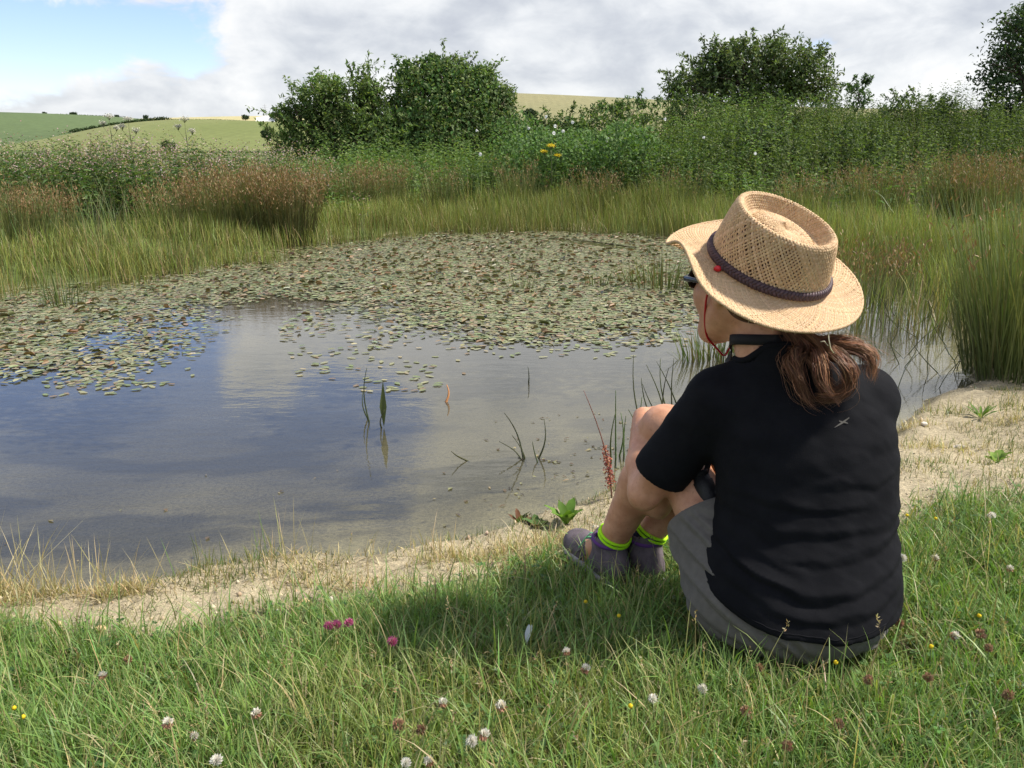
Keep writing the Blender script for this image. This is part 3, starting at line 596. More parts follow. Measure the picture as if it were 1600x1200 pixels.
# ------------------------------------------------------------------ rush clumps
def rush(label, x, y, n, H, spread, rust=.5, dark=0.0, W=.0065, lean=.16, name='rush_clump', group='rush clumps on the far bank'):
    z = float(height(x, y)); z = max(z, -.04); t = empty(name, (x, y, z), label, 'rushes', group); g = G()
    r = spread * np.sqrt(rng.random(n)) * .55; a_ = rng.uniform(0, 6.28, n); P = np.column_stack([r * np.cos(a_), r * np.sin(a_), np.full(n, -.03)])
    hd = a_ + rng.normal(0, .5, n); L = H * rng.uniform(.6, 1.05, n)
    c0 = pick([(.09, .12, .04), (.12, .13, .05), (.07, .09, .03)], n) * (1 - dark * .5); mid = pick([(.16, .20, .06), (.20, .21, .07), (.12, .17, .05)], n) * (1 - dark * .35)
    ru = rng.random((n, 1)) < rust; c1 = np.where(ru, pick([(.28, .175, .075), (.25, .15, .065), (.31, .215, .10)], n), mid)
    tips = blades(g, P, hd, lean * (r / (spread * .55)) + np.abs(rng.normal(0, .07, n)), L, W * rng.uniform(.8, 1.3, n), rng.uniform(.0, .35, n), c0, mid * .6 + c1 * .4, S=4, power=3)
    obj('stems', g.mesh('stems', M_reed), t, kind='stuff')
    g = G(); idx = np.where(ru[:, 0])[0]; k = 7
    P0 = P[idx]; T = tips[idx]; fr = rng.uniform(.78, 1.0, (len(idx), 1)); C = np.repeat(P0 * (1 - fr) + T * fr, k, 0) + rng.normal(0, 1, (len(idx) * k, 3)) * [.02, .02, .045]
    leaves(g, C, rng.normal(0, .5, C.shape) + [0, 0, 1.0], rng.normal(0, 1, C.shape) + [0, -1, .2],   .04, .008, pick([(.28, .165, .075), (.24, .135, .06), (.33, .235, .12), (.20, .12, .055)], len(C)), lo=True)
    if len(idx): obj('seed_heads', g.mesh('seed_heads', M_reed), t, kind='stuff')
    return t
def rpx(px, py, Yy): return at_y(px, py, Yy)[0]
for lb, px, Yy, n, H, sp, ru, dk in [
        ('rust-topped rush clump in the middle of the broad brown stand at left', 345, 10.6, 520, .90, .7, .6, 0), ('rust-topped rush clump at the left end of the broad brown stand', 262, 10.4, 300, .70, .6, .5, 0),
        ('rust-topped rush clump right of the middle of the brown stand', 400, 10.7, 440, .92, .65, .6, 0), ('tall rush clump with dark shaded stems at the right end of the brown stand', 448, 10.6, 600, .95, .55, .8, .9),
        ('low rush clump with an orange top far left', 62, 9.6, 300, .66, .5, .6, .2), ('green rush clump at the left edge of the picture', 10, 9.2, 320, .74, .55, .3, .2),
        ('orange-tinted rush clump in front of the bramble bush', 600, 13.6, 300, .85, .7, .6, 0), ('rush clump left of the orange-tinted one before the bramble bush', 545, 13.4, 300, .85, .6, .4, 0),
        ('dark green rush clump below the right side of the bramble bush', 690, 13.6, 240, .78, .4, .2, .4), ('sparse rush clump below the beige hill', 815, 13.8, 240, .9, .5, .25, .3),
        ('rush clump with rusty top left of the hat', 1060, 13.0, 260, .78, .6, .25, 0), ('grey-green rush clump below the sapling at the bank end', 930, 13.4, 260, .75, .6, .4, .2),
        ('rusty rush clump above the hat crown', 1260, 12.0, 300, .72, .5, .3, 0), ('broad rusty rush clump right of the hat', 1370, 12.2, 420, .84, .75, .45, 0),
        ('tall dark rush clump on the right bank', 1484, 11.2, 420, 1.0, .5, .35, .5), ('tall rust-topped rush clump right of the dark one', 1545, 11.0, 480, 1.02, .65, .75, 0), ('rusty rush clump at the right edge below the dark tree', 1610, 11.4, 400, 1.0, .7, .3, .1)]:
    rush(lb, rpx(px, 300, Yy), Yy, n, H, sp, ru, dk)
# near clump standing at the right edge of the inlet
pr = at_z(1592, 598, .03); rush('big near green rush clump at the right edge beside the inlet', pr[0] + .08, pr[1] + .1, 1000, 1.0, .50, .05, .05, .0048, .20, group=None)
pr = at_z(1530, 470, .03); rush('tall green rush clump behind the big near one', pr[0] + .45, pr[1], 420, .80, .5, .2, .05, .006, .18, group=None)
pr = at_z(1365, 470, .0); rush('thin brownish rush clump in the water just right of the hat', pr[0], pr[1], 170, .52, .38, .5, .0, .0045, .14, group=None)

# emergent stems standing in the pond
def stems_in_water(label, pts, group='thin reed stems standing in open water', w=.004, col=(.055, .07, .025), name='emergent_reed', bent=.25):
    """pts: (px_base, py_base, px_top, py_top)"""
    b0 = at_z(pts[0][0], pts[0][1], 0.0); t = empty(name, b0, label, 'reeds', group)
    for (x0, y0, x1, y1) in pts:
        p0 = at_z(x0, y0, 0) - b0; Yd = b0[1] + p0[1] + rng.normal(0, .03); p1 = at_y(x1, y1, Yd) - b0; g = G()
        u = np.linspace(-.15, 1, 8)[:, None]; bow = np.array([rng.normal(0, 1), rng.normal(0, 1), 0]) * bent * .3 * np.linalg.norm(p1 - p0)
        P = p0 + (p1 - p0) * u + bow * np.sin(np.clip(u, 0, 1) * math.pi)
        tube(g, P, np.linspace(w, w * .3, 8), 4, jit(col, 1, .2)[0]); obj('stem', g.mesh('stem', M_reed), t)
    return t
stems_in_water('pair of upright dark stems in the open water left of centre', [(577, 660, 573, 575), (575, 655, 567, 612)])
t = stems_in_water('dark stem with one folded leaf beside the pair of upright stems', [(596, 668, 601, 640)])
g = G(); leaves(g, [at_y(600, 668, at_z(596, 668)[1]) - at_z(596, 668)], [(0, .02, 1)], [(0, -1, 0)], .20, .03, (.08, .10, .03)); obj('leaf', g.mesh('leaf', M_reed), t)
stems_in_water('single orange dead stem in the open water', [(697, 628, 698, 601)], col=(.45, .22, .09), w=.007)
stems_in_water('short crooked dark stem left of the knee', [(826, 598, 825, 573)])
stems_in_water('slanting bare stems above weeds in the shallows', [(818, 718, 788, 645), (815, 718, 780, 690), (820, 716, 800, 680), (842, 716, 850, 655), (840, 722, 832, 690)])
stems_in_water('bent thin stem in the shallows left of the slanting stems', [(730, 720, 705, 705)])
stems_in_water('fan of dark green stems rising behind the knee', [(1000, 660, 990, 555), (1018, 655, 1002, 590), (1040, 655, 1010, 570), (1045, 650, 1032, 560), (1050, 640, 1053, 560), (1036, 652, 1045, 575), (1060, 640, 1026, 565), (1028, 652, 1004, 600)], bent=.15)
stems_in_water('green stems with small leaves left of the shin', [(955, 720, 963, 640), (962, 716, 962, 610), (968, 712, 970, 645), (975, 712, 978, 650), (985, 700, 982, 640), (990, 700, 1003, 620)], col=(.09, .13, .04))
inl = []
for _ in range(46):
    x0 = rng.uniform(1362, 1505); y0 = rng.uniform(450, 610); inl.append((x0, y0, x0 + rng.normal(0, 26), y0 - rng.uniform(30, 95)))
stems_in_water('tangle of thin bent dark stems in the inlet right of the hat', inl, w=.0028, group=None, bent=.5)
for lb, px, py, n, H in [('small green reed tuft in the lily mat at far left', 100, 478, 60, .34), ('wide reed tuft on the mat edge left of centre', 270, 425, 110, .34), ('reed tuft growing from the mat left of the hat', 1035, 450, 150, .40),
        ('thin reed tuft in the mat behind the hat brim', 990, 440, 60, .25), ('tiny reed tuft in the middle of the mat', 812, 452, 26, .22), ('short reed sprigs in the mat near the middle', 930, 445, 40, .18), ('single upright green reed tuft at the far mat edge', 567, 375, 30, .40), ('green rush tuft at the waterline right of the knee', 1105, 560, 60, .26), ('stiff green stems beneath the chin', 1130, 562, 44, .25)]:
    p_ = at_z(px, py); tt = empty('reed_tuft', p_, lb, 'reeds', 'reed tufts in the pond'); g = G(); r = .10 * np.sqrt(n / 40)
    a_ = rng.uniform(0, 6.28, n); rr = r * np.sqrt(rng.random(n)); P = np.column_stack([rr * np.cos(a_) * 1.5, rr * np.sin(a_), np.full(n, -.03)])
    c1 = pick([(.10, .16, .04), (.14, .18, .05), (.20, .17, .07)], n); blades(g, P, a_, np.abs(rng.normal(0, .22, n)), H * rng.uniform(.5, 1.05, n), .0075, rng.uniform(0, .8, n), c1 * .6, c1, S=3); obj('blades', g.mesh('blades', M_reed), tt, kind='stuff')

# ------------------------------------------------------------------ floating leaves
MAT = np.array([at_z(*p)[:2] for p in [(-500, 660), (0, 612), (120, 612), (250, 603), (295, 572), (325, 520), (350, 482), (420, 472), (480, 488), (560, 500), (640, 512), (720, 540), (800, 546), (900, 544), (1000, 530), (1080, 520), (1180, 505),
    (1250, 470), (1250, 400), (1120, 375), (1000, 361), (850, 358), (700, 360), (560, 373), (420, 388), (330, 413), (220, 430), (120, 444), (0, 456), (-300, 500), (-650, 600)]])
SPARSE = np.array([at_z(*p)[:2] for p in [(420, 480), (455, 560), (470, 600), (560, 612), (640, 615), (730, 600), (760, 560), (850, 560), (1000, 560), (1090, 535), (1000, 500), (700, 480)]])
STREAK = np.array([at_z(*p)[:2] for p in [(848, 374), (900, 382), (985, 392), (1000, 388), (930, 378), (870, 372)]])
def fmat(x, y):
    d = polysdf(MAT, x, y) + (fbm(x, y, 2.0, 3, 61) - .5) * .5; v = sstep(.15, -.9, d) ** .8 * (.5 + .5 * sstep(0, -1.8, d))
    hole = sstep(.60, .68, fbm(x, y, 1.7, 3, 81)) * sstep(-2.2, -.2, d) * .8
    v = v * (1 - hole) + .055 * (polysdf(SPARSE, x, y) < 0) * (.25 + sstep(.40, .6, fbm(x, y, 3.5, 3, 205)))
    v = v * (1 - .96 * (polysdf(STREAK, x, y) < 0)); return v * (shore(x, y) < .05)
N = 68000; P = sample(N, -10, 4, 3.2, 13, fmat)
P = P[np.argsort(np.hypot(P[:, 0], P[:, 1]) + 3 * np.maximum(0, np.abs(P[:, 0] / P[:, 1]) - .58) * 10)]
PADC = [(.19, .205, .10), (.225, .225, .12), (.155, .17, .08), (.25, .23, .125), (.20, .14, .08), (.27, .23, .14), (.155, .19, .08)]
PADP = [.24, .20, .18, .14, .10, .06, .08]
def padshape(n, L, W, cup, r=rng):
    a_ = np.arange(6) * 2 * math.pi / 6; px_ = np.cos(a_); py_ = np.sin(a_) * (1 - .18 * np.cos(a_))
    V = np.zeros((n, 7, 3)); V[:, :6, 0] = px_ * L[:, None] * .5; V[:, :6, 1] = py_ * W[:, None] * .5
    V[:, :6, 2] = (np.abs(py_) * cup[:, None] + r.normal(0, .12, (n, 6)) * np.abs(cup)[:, None]); V[:, 6, 2] = -.0006
    return V
FT = np.array([[6, k, (k + 1) % 6] for k in range(6)])
NI = 300
protos = []
for k in range(10):
    V = padshape(1, np.array([rng.uniform(.038, .066)]), np.array([rng.uniform(.020, .036)]), np.array([rng.uniform(.0003, .0018)]))[0]
    protos.append(mesh('floating_leaf', V, [FT], jit(PADC[[0, 1, 2, 3, 4, 6, 0, 1, 5, 6][k]], 7, .05) * rng.uniform(.9, 1.15), False, M_pad))
for k in range(NI):
    o = obj('floating_leaf', protos[rng.integers(0, 10)], loc=(P[k, 0], P[k, 1], .0022 + rng.uniform(0, .0025))); o.rotation_euler = (rng.normal(0, .015), rng.normal(0, .015), rng.uniform(0, 6.28))
    tag(o, 'small oval floating leaf on the near edge of the leaf mat', 'floating leaf', 'floating leaves on the pond')
Pm = P[NI:]; n = len(Pm); cr = rng.random(n) < .03
V = padshape(n, rng.uniform(.038, .08, n), rng.uniform(.018, .036, n), np.where(cr, rng.uniform(.010, .022, n), rng.uniform(.0, .004, n)))
rx = np.where(cr, rng.normal(0, .45, n), rng.normal(0, .03, n)); c_, s_ = np.cos(rx)[:, None], np.sin(rx)[:, None]
V = np.stack([V[..., 0], V[..., 1] * c_ - V[..., 2] * s_, V[..., 1] * s_ + V[..., 2] * c_], -1)
ya = rng.uniform(0, 6.28, n); c_, s_ = np.cos(ya)[:, None], np.sin(ya)[:, None]
V = np.stack([V[..., 0] * c_ - V[..., 1] * s_, V[..., 0] * s_ + V[..., 1] * c_, V[..., 2]], -1)
V += np.column_stack([Pm, .004 + rng.uniform(0, .006, n) + cr * .010])[:, None]
C = pick(PADC, n, PADP, .2); C = np.where(cr[:, None], pick([(.15, .12, .06), (.20, .13, .07), (.12, .13, .06)], n), C)
obj_ = obj('leaf_mat', mesh('leaf_mat', V.reshape(-1, 3), [((np.arange(n) * 7)[:, None, None] + np.array([[0, 1, 2], [0, 2, 3], [0, 3, 4], [0, 4, 5]])).reshape(-1, 3)], np.repeat(C, 7, 0), False, M_pad)); tag(obj_, 'dense mat of small floating leaves over the far half of the pond', 'floating leaves', None, 'stuff')

# pale algae film between the leaves in the dense part of the mat
g = G(); P = sample(13000, -10, 4, 4.2, 13, lambda x, y: sstep(-.8, -1.6, polysdf(MAT, x, y) + (fbm(x, y, 2.0, 3, 61) - .5) * .5) * (1 - (polysdf(STREAK, x, y) < .05)) * (shore(x, y) < .05)); n = len(P)
V = padshape(n, rng.uniform(.08, .20, n), rng.uniform(.06, .12, n), np.zeros(n)); V[:, 6, 2] = 0; V += np.column_stack([P, .0012 + rng.uniform(0, .0020, n)])[:, None]
o = obj('algae_film', mesh('algae_film', V.reshape(-1, 3), [((np.arange(n) * 7)[:, None, None] + np.array([[0, 1, 2], [0, 2, 3], [0, 3, 4], [0, 4, 5]])).reshape(-1, 3)], np.repeat(pick([(.25, .245, .165), (.22, .22, .145), (.28, .265, .185)], n, None, .1), 7, 0), False, M_pad)); tag(o, 'pale grey-green algae film between the floating leaves', 'algae', None, 'stuff')
# ------------------------------------------------------------------ near bank: turf, dry grass, soil crumbs
SEAT = np.array([.56, 1.54])
def flawn(x, y):
    s = shore(x, y); d = s - lawn_thr(x) + (fbm(x, y, 2.2, 4, 31) - .5) * .35
    v = sstep(-.10, .10, d) * (y < 5); fr = (np.abs(x) < .66 * y + .25)
    dist = np.hypot(x, y); seat = ((x - SEAT[0]) / .16) ** 2 + ((y - SEAT[1]) / .13) ** 2 < 1
    return v * np.where(fr, np.clip(1.9 / dist, .2, 1.0) ** 1.2, .12) * ~seat
def dens_patch(x, y):   # thin turf on the bare strip
    s = shore(x, y); d = s - lawn_thr(x)
    return sstep(.0, .06, s) * (d < .05) * sstep(.49, .60, fbm(x, y, 2.6, 3, 131)) * (y < 6) * (x < 3.4)
GREEN = [(.165, .275, .068), (.13, .23, .058), (.19, .30, .078), (.25, .305, .10), (.33, .30, .135), (.46, .39, .21)]
g = G(); P = sample(104000, -2.6, 3.8, .55, 4.6, flawn); P3 = onland(P, -.004); n = len(P3)
patch = fbm(P[:, 0], P[:, 1], 1.5, 3, 44); tall = fbm(P[:, 0], P[:, 1], 2.6, 3, 11)
c1 = pick(GREEN, n, [.26, .22, .22, .15, .09, .06], .2) * (.8 + .45 * patch)[:, None]
yel = sstep(.45, .62, fbm(P[:, 0], P[:, 1], 1.1, 2, 88))[:, None] * .35; c1 = c1 * (1 - yel) + c1[:, [1, 1, 2]] * [1.02, .92, 1.1] * yel
edge = sstep(.22, .0, shore(P[:, 0], P[:, 1]) - lawn_thr(P[:, 0]) + (fbm(P[:, 0], P[:, 1], 2.2, 4, 31) - .5) * .35)
Lb = rng.uniform(.035, .105, n) * (.55 + .9 * tall) * (1 - .45 * edge)
near = ((P[:, 0] - SEAT[0]) / .26) ** 2 + ((P[:, 1] - SEAT[1]) / .22) ** 2 < 1; Lb = np.where(near & (P[:, 1] > 1.36), Lb * .6, Lb)
blades(g, P3, rng.uniform(0, 6.28, n), np.abs(rng.normal(.10, .35, n)), Lb, rng.uniform(.0018, .0042, n), rng.uniform(.1, 1.5, n), c1 * .85, c1, S=3)
# longer arching blades
P3 = onland(sample(9500, -2.4, 3.4, .6, 4.4, flawn), -.004); n = len(P3); c1 = pick(GREEN, n, [.25, .15, .3, .15, .1, .05])
blades(g, P3, rng.uniform(0, 6.28, n), np.abs(rng.normal(.2, .35, n)), rng.uniform(.07, .17, n), rng.uniform(.0024, .0052, n), rng.uniform(.4, 1.7, n), c1 * .7, c1, S=5)
# dead thatch lying low
P3 = onland(sample(10000, -2.6, 3.8, .6, 4.6, flawn), .002); n = len(P3); c1 = pick([(.34, .28, .14), (.26, .20, .10), (.20, .17, .07)], n)
blades(g, P3, rng.uniform(0, 6.28, n), rng.uniform(.9, 1.5, n), rng.uniform(.03, .09, n), .0018, rng.uniform(-.3, .4, n), c1, c1, S=2)
o = obj('lawn_grass', g.mesh('lawn_grass', M_grass)); tag(o, 'short green turf on the near bank', 'grass', None, 'stuff')
# clover and daisy leaves low in the turf
g = G(); P3 = onland(sample(7000, -2.2, 3.2, .7, 4.2, flawn), 0); P3[:, 2] += rng.uniform(.008, .035, len(P3)); n = len(P3); a0 = rng.uniform(0, 6.28, n); cl = pick([(.065, .14, .035), (.085, .17, .045), (.055, .115, .03)], n); L = rng.uniform(.007, .013, n)
for k in range(3):
    a_ = a0 + k * 2.09; leaves(g, P3, np.column_stack([np.cos(a_), np.sin(a_), .2 + 0 * a_]), rng.normal(0, .2, (n, 3)) + [0, 0, 1], L, L * .85, cl, .08, .05)
o = obj('clover_leaves', g.mesh('clover_leaves', M_grass)); tag(o, 'low clover leaves scattered through the near turf', 'clover', None, 'stuff')
# thin dry grass on the bare strip and at the lip of the bank
g = G(); P3 = onland(sample(15000, -2.6, 3.6, 1.4, 5.2, dens_patch), -.003); n = len(P3); c1 = pick([(.15, .19, .06), (.24, .22, .10), (.42, .34, .18), (.10, .15, .045)], n)
blades(g, P3, rng.uniform(0, 6.28, n), np.abs(rng.normal(.3, .5, n)), rng.uniform(.012, .045, n), rng.uniform(.0015, .003, n), rng.uniform(.1, 1.3, n), c1 * .7, c1, S=3)
o = obj('bank_grass', g.mesh('bank_grass', M_grass)); tag(o, 'thin half-dry grass patches on the bare soil strip', 'grass', None, 'stuff')
def straw(px, py, n, spread, H, label, name='straw_tuft', cols=((.56, .46, .28), (.48, .38, .21), (.40, .35, .17))):
    p0 = at_z(px, py, .06); p0[2] = float(height(p0[0], p0[1])); t = empty(name, p0, label, 'dry grass', 'dry grass tufts along the bank'); g = G()
    P = rng.normal(0, 1, (n, 2)) * [spread, spread * .45]; Z = height(P[:, 0] + p0[0], P[:, 1] + p0[1]) - p0[2]; s = shore(P[:, 0] + p0[0], P[:, 1] + p0[1])
    P = np.column_stack([P, np.maximum(Z, -p0[2]) - .004]); c = pick(cols, n, None, .15); a_ = rng.uniform(0, 6.28, n)
    clx = rng.normal(0, 1, (7, 2)) * [spread, spread * .4]; ci = rng.integers(0, 7, n); P[:, :2] = P[:, :2] * .4 + clx[ci] * .75; P[:, 2] = np.maximum(height(P[:, 0] + p0[0], P[:, 1] + p0[1]) - p0[2], -p0[2]) - .004; low = rng.random(n) < .84; L = np.where(low, rng.uniform(.012, .06, n), H * rng.uniform(.35, 1.15, n)); a_ = np.where(low, a_, ci * 1.3 + rng.normal(0, .8, n))
    blades(g, P, a_, np.abs(rng.normal(.1, np.where(low, .75, .42), n)), L, np.where(low, .0022, .0019), rng.uniform(0, .6, n) * np.where(low, 2, .7), c * .85, c, S=4, power=4)
    obj('straws', g.mesh('straws', M_grass), t, kind='stuff')
for a_ in [(40, 925, 330, .10, .20, 'dry straw tuft at the far left lip of the bank'), (120, 930, 420, .10, .16, 'dense straw tuft second from the left on the bank lip'), (200, 925, 260, .055, .07, 'small rounded straw tuft on the bank lip'),
           (5, 935, 200, .06, .26, 'tall straws at the left edge of the picture'), (370, 893, 380, .11, .12, 'green and straw tuft on the lip right of the gap'), (500, 880, 200, .12, .17, 'sparse long straws above the bare soil'),
           (560, 905, 320, .14, .06, 'short dry tuft on top of the bare soil'), (720, 870, 260, .12, .11, 'straw tuft in the middle of the bank lip'), (770, 880, 520, .13, .08, 'brownish grass tuft left of the shoes'), (860, 850, 420, .12, .05, 'pale matted straw beside the dock plant'), (905, 835, 300, .08, .05, 'pale straw right behind the left shoe'),
           (1440, 700, 300, .16, .06, 'dry tuft on the soil right of the shoulder'), (1545, 640, 420, .14, .10, 'green and dry tuft below the big rush clump'), (1585, 665, 260, .12, .09, 'straw tuft at the right edge of the soil'), (1470, 735, 420, .20, .05, 'matted green tuft on the soil beside the shirt'), (1560, 700, 420, .22, .05, 'matted green and dry tuft near the right edge of the soil'), (1425, 660, 260, .12, .04, 'thin dry tuft at the corner of the inlet')]:
    cols = ((.56, .46, .28), (.48, .38, .21), (.40, .35, .17)) if 'green' not in a_[5] else ((.12, .18, .05), (.20, .21, .08), (.42, .34, .17))
    straw(*a_, cols=cols)
# flowering grass stalks rising out of the turf
g = G(); n = 520; P3 = onland(sample(n, -1.5, 2.4, .75, 2.9, flawn), 0); c = pick([(.46, .38, .20), (.36, .32, .14), (.28, .27, .10)], n)
hd = rng.uniform(0, 6.28, n); ln = np.abs(rng.normal(.18, .22, n)); L = rng.uniform(.07, .19, n)
tips = blades(g, P3, hd, ln, L, .0017, rng.uniform(0, .5, n), c, c * 1.05, S=5, twist=0, power=6)
k = 10; idx = rng.random(n) < .45; T = np.repeat(tips[idx], k, 0); B_ = np.repeat(P3[idx], k, 0); D = nrm(T - B_); T = T - D * np.tile(np.linspace(0, .022, k), idx.sum())[:, None] + rng.normal(0, .0012, T.shape)
leaves(g, T, D + rng.normal(0, .5, T.shape), rng.normal(0, 1, T.shape), .007, .0028, pick([(.38, .30, .17), (.28, .19, .10), (.44, .38, .24)], len(T)))
o = obj('grass_stalks', g.mesh('grass_stalks', M_grass)); tag(o, 'thin straw-coloured flowering stalks standing up out of the turf', 'grass stalks', None, 'stuff')

# soil crumbs and stones
def rock(r, seed, col, sub=2):
    import bmesh
    bm = bmesh.new(); bmesh.ops.create_icosphere(bm, subdivisions=sub, radius=r); rr = np.random.default_rng(seed); ax = rr.normal(0, 1, (6, 3))
    for v in bm.verts:
        q = np.array(v.co) / r; f = 1 + sum(.10 * math.sin(3 * float(q @ a_) + k) for k, a_ in enumerate(ax)); v.co = Vector(q * r * f * np.array([1.15, .9, .7]))
    me = bpy.data.meshes.new('stone'); bm.to_mesh(me); bm.free(); me.materials.append(col); return me
M_soil = simplemat('soil_crumbs', (.45, .37, .24), .95, .1, (120, .8), .25, 60); M_stone = simplemat('flint', (.55, .40, .22), .8, .3, (90, .6), .25, 30); M_stone2 = simplemat('pale_stone', (.55, .50, .42), .85, .25, (90, .5), .2, 40)
g = G(); n = 2000; P = sample(n, -2.4, 3.4, 1.5, 5.2, lambda x, y: sstep(.0, .04, shore(x, y)) * (shore(x, y) < lawn_thr(x) + .08) * (.15 + sstep(.45, .6, fbm(x, y, 5, 3, 91)))); P3 = onland(P); r = rng.gamma(1.4, .0015, n) + .0012
oc = np.array([(1, 0, 0), (-1, 0, 0), (0, 1, 0), (0, -1, 0), (0, 0, 1), (0, 0, -1)], float); ot = np.array([(0, 2, 4), (2, 1, 4), (1, 3, 4), (3, 0, 4), (2, 0, 5), (1, 2, 5), (3, 1, 5), (0, 3, 5)])
V = P3[:, None] + oc[None] * (r[:, None] * rng.uniform(.6, 1.4, (n, 6)))[..., None]; c = pick([(.46, .38, .25), (.36, .29, .18), (.52, .45, .32)], n)
g.add(V.reshape(-1, 3), ((np.arange(n) * 6)[:, None, None] + ot).reshape(-1, 3), None, np.repeat(c, 6, 0))
o = obj('soil_crumbs', g.mesh('soil_crumbs', vcolmat('soil_crumb', .95, .1), True)); tag(o, 'dry soil crumbs on the bare bank', 'soil', None, 'stuff')
for px, py, r, mt, sd_, lb in [(473, 943, .016, M_stone, 1, 'orange-brown flint on the bare soil strip'), (430, 958, .010, M_stone2, 2, 'small pale stone left of the orange flint'), (515, 932, .008, M_stone2, 3, 'tiny stone right of the orange flint'), (155, 990, .014, M_stone, 4, 'brown stone half hidden at the left turf edge'), (930, 815, .011, M_stone2, 5, 'pale stone between dock plant and shin'),
                              (1500, 690, .018, M_stone2, 6, 'pale clod on the soil right of the shoulder'), (1445, 655, .014, M_stone2, 7, 'flat pale stone by the inlet edge')]:
    p0 = at_z(px, py, .08); p0[2] = float(height(p0[0], p0[1])) + r * .25; o = obj('stone', rock(r, sd_, mt), loc=p0); o.rotation_euler = (0, 0, sd_); tag(o, lb, 'stone', 'stones on the bank')

# clover heads
def clover(kind, seed):
    r_ = np.random.default_rng(seed); g = G(); R0 = .0085 if kind != 'pink' else .0095; n = 46
    u = (np.arange(n) + .5) / n; ph = np.arange(n) * 2.4; cz = 1 - 1.75 * u; sx = np.sqrt(np.maximum(0, 1 - cz ** 2)); d = np.column_stack([sx * np.cos(ph), sx * np.sin(ph), cz])
    if kind == 'white': col = np.where((u > .55)[:, None], jit((.50, .30, .20), n, .15, r_), jit((.74, .70, .61), n, .08, r_))
    elif kind == 'pink': col = jit((.56, .16, .30), n, .15, r_)
    elif kind == 'fresh': col = jit((.78, .76, .68), n, .06, r_)
    else: col = jit((.33, .21, .125), n, .2, r_); 
    if kind in ('white', 'brown'): d[:, 2] = np.where(u > .55, d[:, 2] - .5, d[:, 2])
    leaves(g, d * R0 * .25, nrm(d + [0, 0, .25]), np.cross(d, [0.3, .2, 1.0]), R0 * .92 * r_.uniform(.8, 1.2, n), R0 * .66, col, .2, .05)
    return g.mesh('flower_head', M_petal)
HEADS = {'white': [clover('white', k) for k in (1, 2)], 'fresh': [clover('fresh', 3)], 'pink': [clover('pink', 4)], 'brown': [clover('brown', k) for k in (5, 6)]}
g = G(); tube(g, [(0, 0, -.085), (.003, .001, -.04), (0, 0, 0)], [.0009, .0009, .0008], 4, (.12, .17, .06)); STEMM = g.mesh('stem', M_grass)
def put_clover(px, py, kind, label, grp, sc_=1.0, zoff=.080):
    p0 = at_z(px, py, .25)
    for _ in range(4): p0 = at_z(px, py, float(height(p0[0], p0[1])) + zoff)
    t = empty('clover_flower', p0, label, 'clover flower', grp); o = obj('flower_head', HEADS[kind][rng.integers(0, len(HEADS[kind]))], t); o.rotation_euler = (rng.normal(0, .3), rng.normal(0, .3), rng.uniform(0, 6)); o.scale = (sc_,) * 3
    obj('stem', STEMM, t)
for px, py, kd, lb in [(737, 1158, 'fresh', 'fresh white clover, upright, left of the pair at the bottom'), (756, 1148, 'white', 'white clover just right of the fresh upright one'), (634, 1192, 'fresh', 'white clover cut by the bottom edge'), (670, 1190, 'white', 'browning white clover at the bottom edge'),
        (692, 1098, 'white', 'pinkish fading clover left of centre'), (783, 1103, 'white', 'pinkish fading clover nearer the centre'), (658, 1140, 'brown', 'rust-brown clover head left of the fresh white ones'), (622, 1132, 'brown', 'dry clover head far left of the rust-brown one'), (915, 1045, 'white', 'white and pink clover below the feather, to its right'), (885, 1018, 'white', 'tall faded clover right of the feather'),
        (1098, 1077, 'fresh', 'white clover left below the shorts'), (1020, 1092, 'fresh', 'pale clover in the grass at centre right'), (262, 1130, 'white', 'white clover in the lower left turf'), (303, 1150, 'white', 'white clover right of the one in the lower left turf'), (338, 1188, 'fresh', 'white clover at the bottom left edge'), (400, 1115, 'white', 'small white clover left of centre in the turf'), (200, 1030, 'brown', 'dull brown clover in the left turf'), (160, 1055, 'white', 'faded clover at left turf near the soil'),
        (1186, 1043, 'brown', 'brown clover head against the shorts'), (1410, 872, 'fresh', 'small round white clover right of the shirt'), (1578, 888, 'white', 'white clover near the right edge'), (1550, 806, 'fresh', 'white clover high on the right turf'), (1462, 872, 'white', 'faded clover right of the small round white one'), (1405, 973, 'brown', 'brown clover head beside the shorts at right'), (1532, 990, 'brown', 'brown clover cluster head at right'), (1450, 1058, 'brown', 'brown clover right below the shorts'), (1310, 1130, 'brown', 'brown plantain-like clover below the shorts'), (1230, 1165, 'brown', 'dark brown clover near the bottom right of centre'), (1575, 1085, 'brown', 'brown clover at the lower right edge'), (1545, 1012, 'brown', 'small brown clover right of the cluster head'), (1492, 993, 'white', 'pinkish clover left of the brown cluster head'), (1357, 1062, 'brown', 'brown clover just below the shorts hem at right'), (1165, 1110, 'brown', 'rusty clover left of the plantain-like one')]:
    put_clover(px, py, kd, lb, 'white clover flowers in the turf', rng.uniform(.85, 1.1))
for px, py, lb in [(513, 978, 'pink clover, left one of the close pair at the soil edge'), (526, 976, 'pink clover, middle one of three at the soil edge'), (545, 974, 'pink clover, right one of three at the soil edge'), (613, 1002, 'single pink clover in the grass right of the trio')]: put_clover(px, py, 'pink', lb, 'pink clover flowers', 1.0)
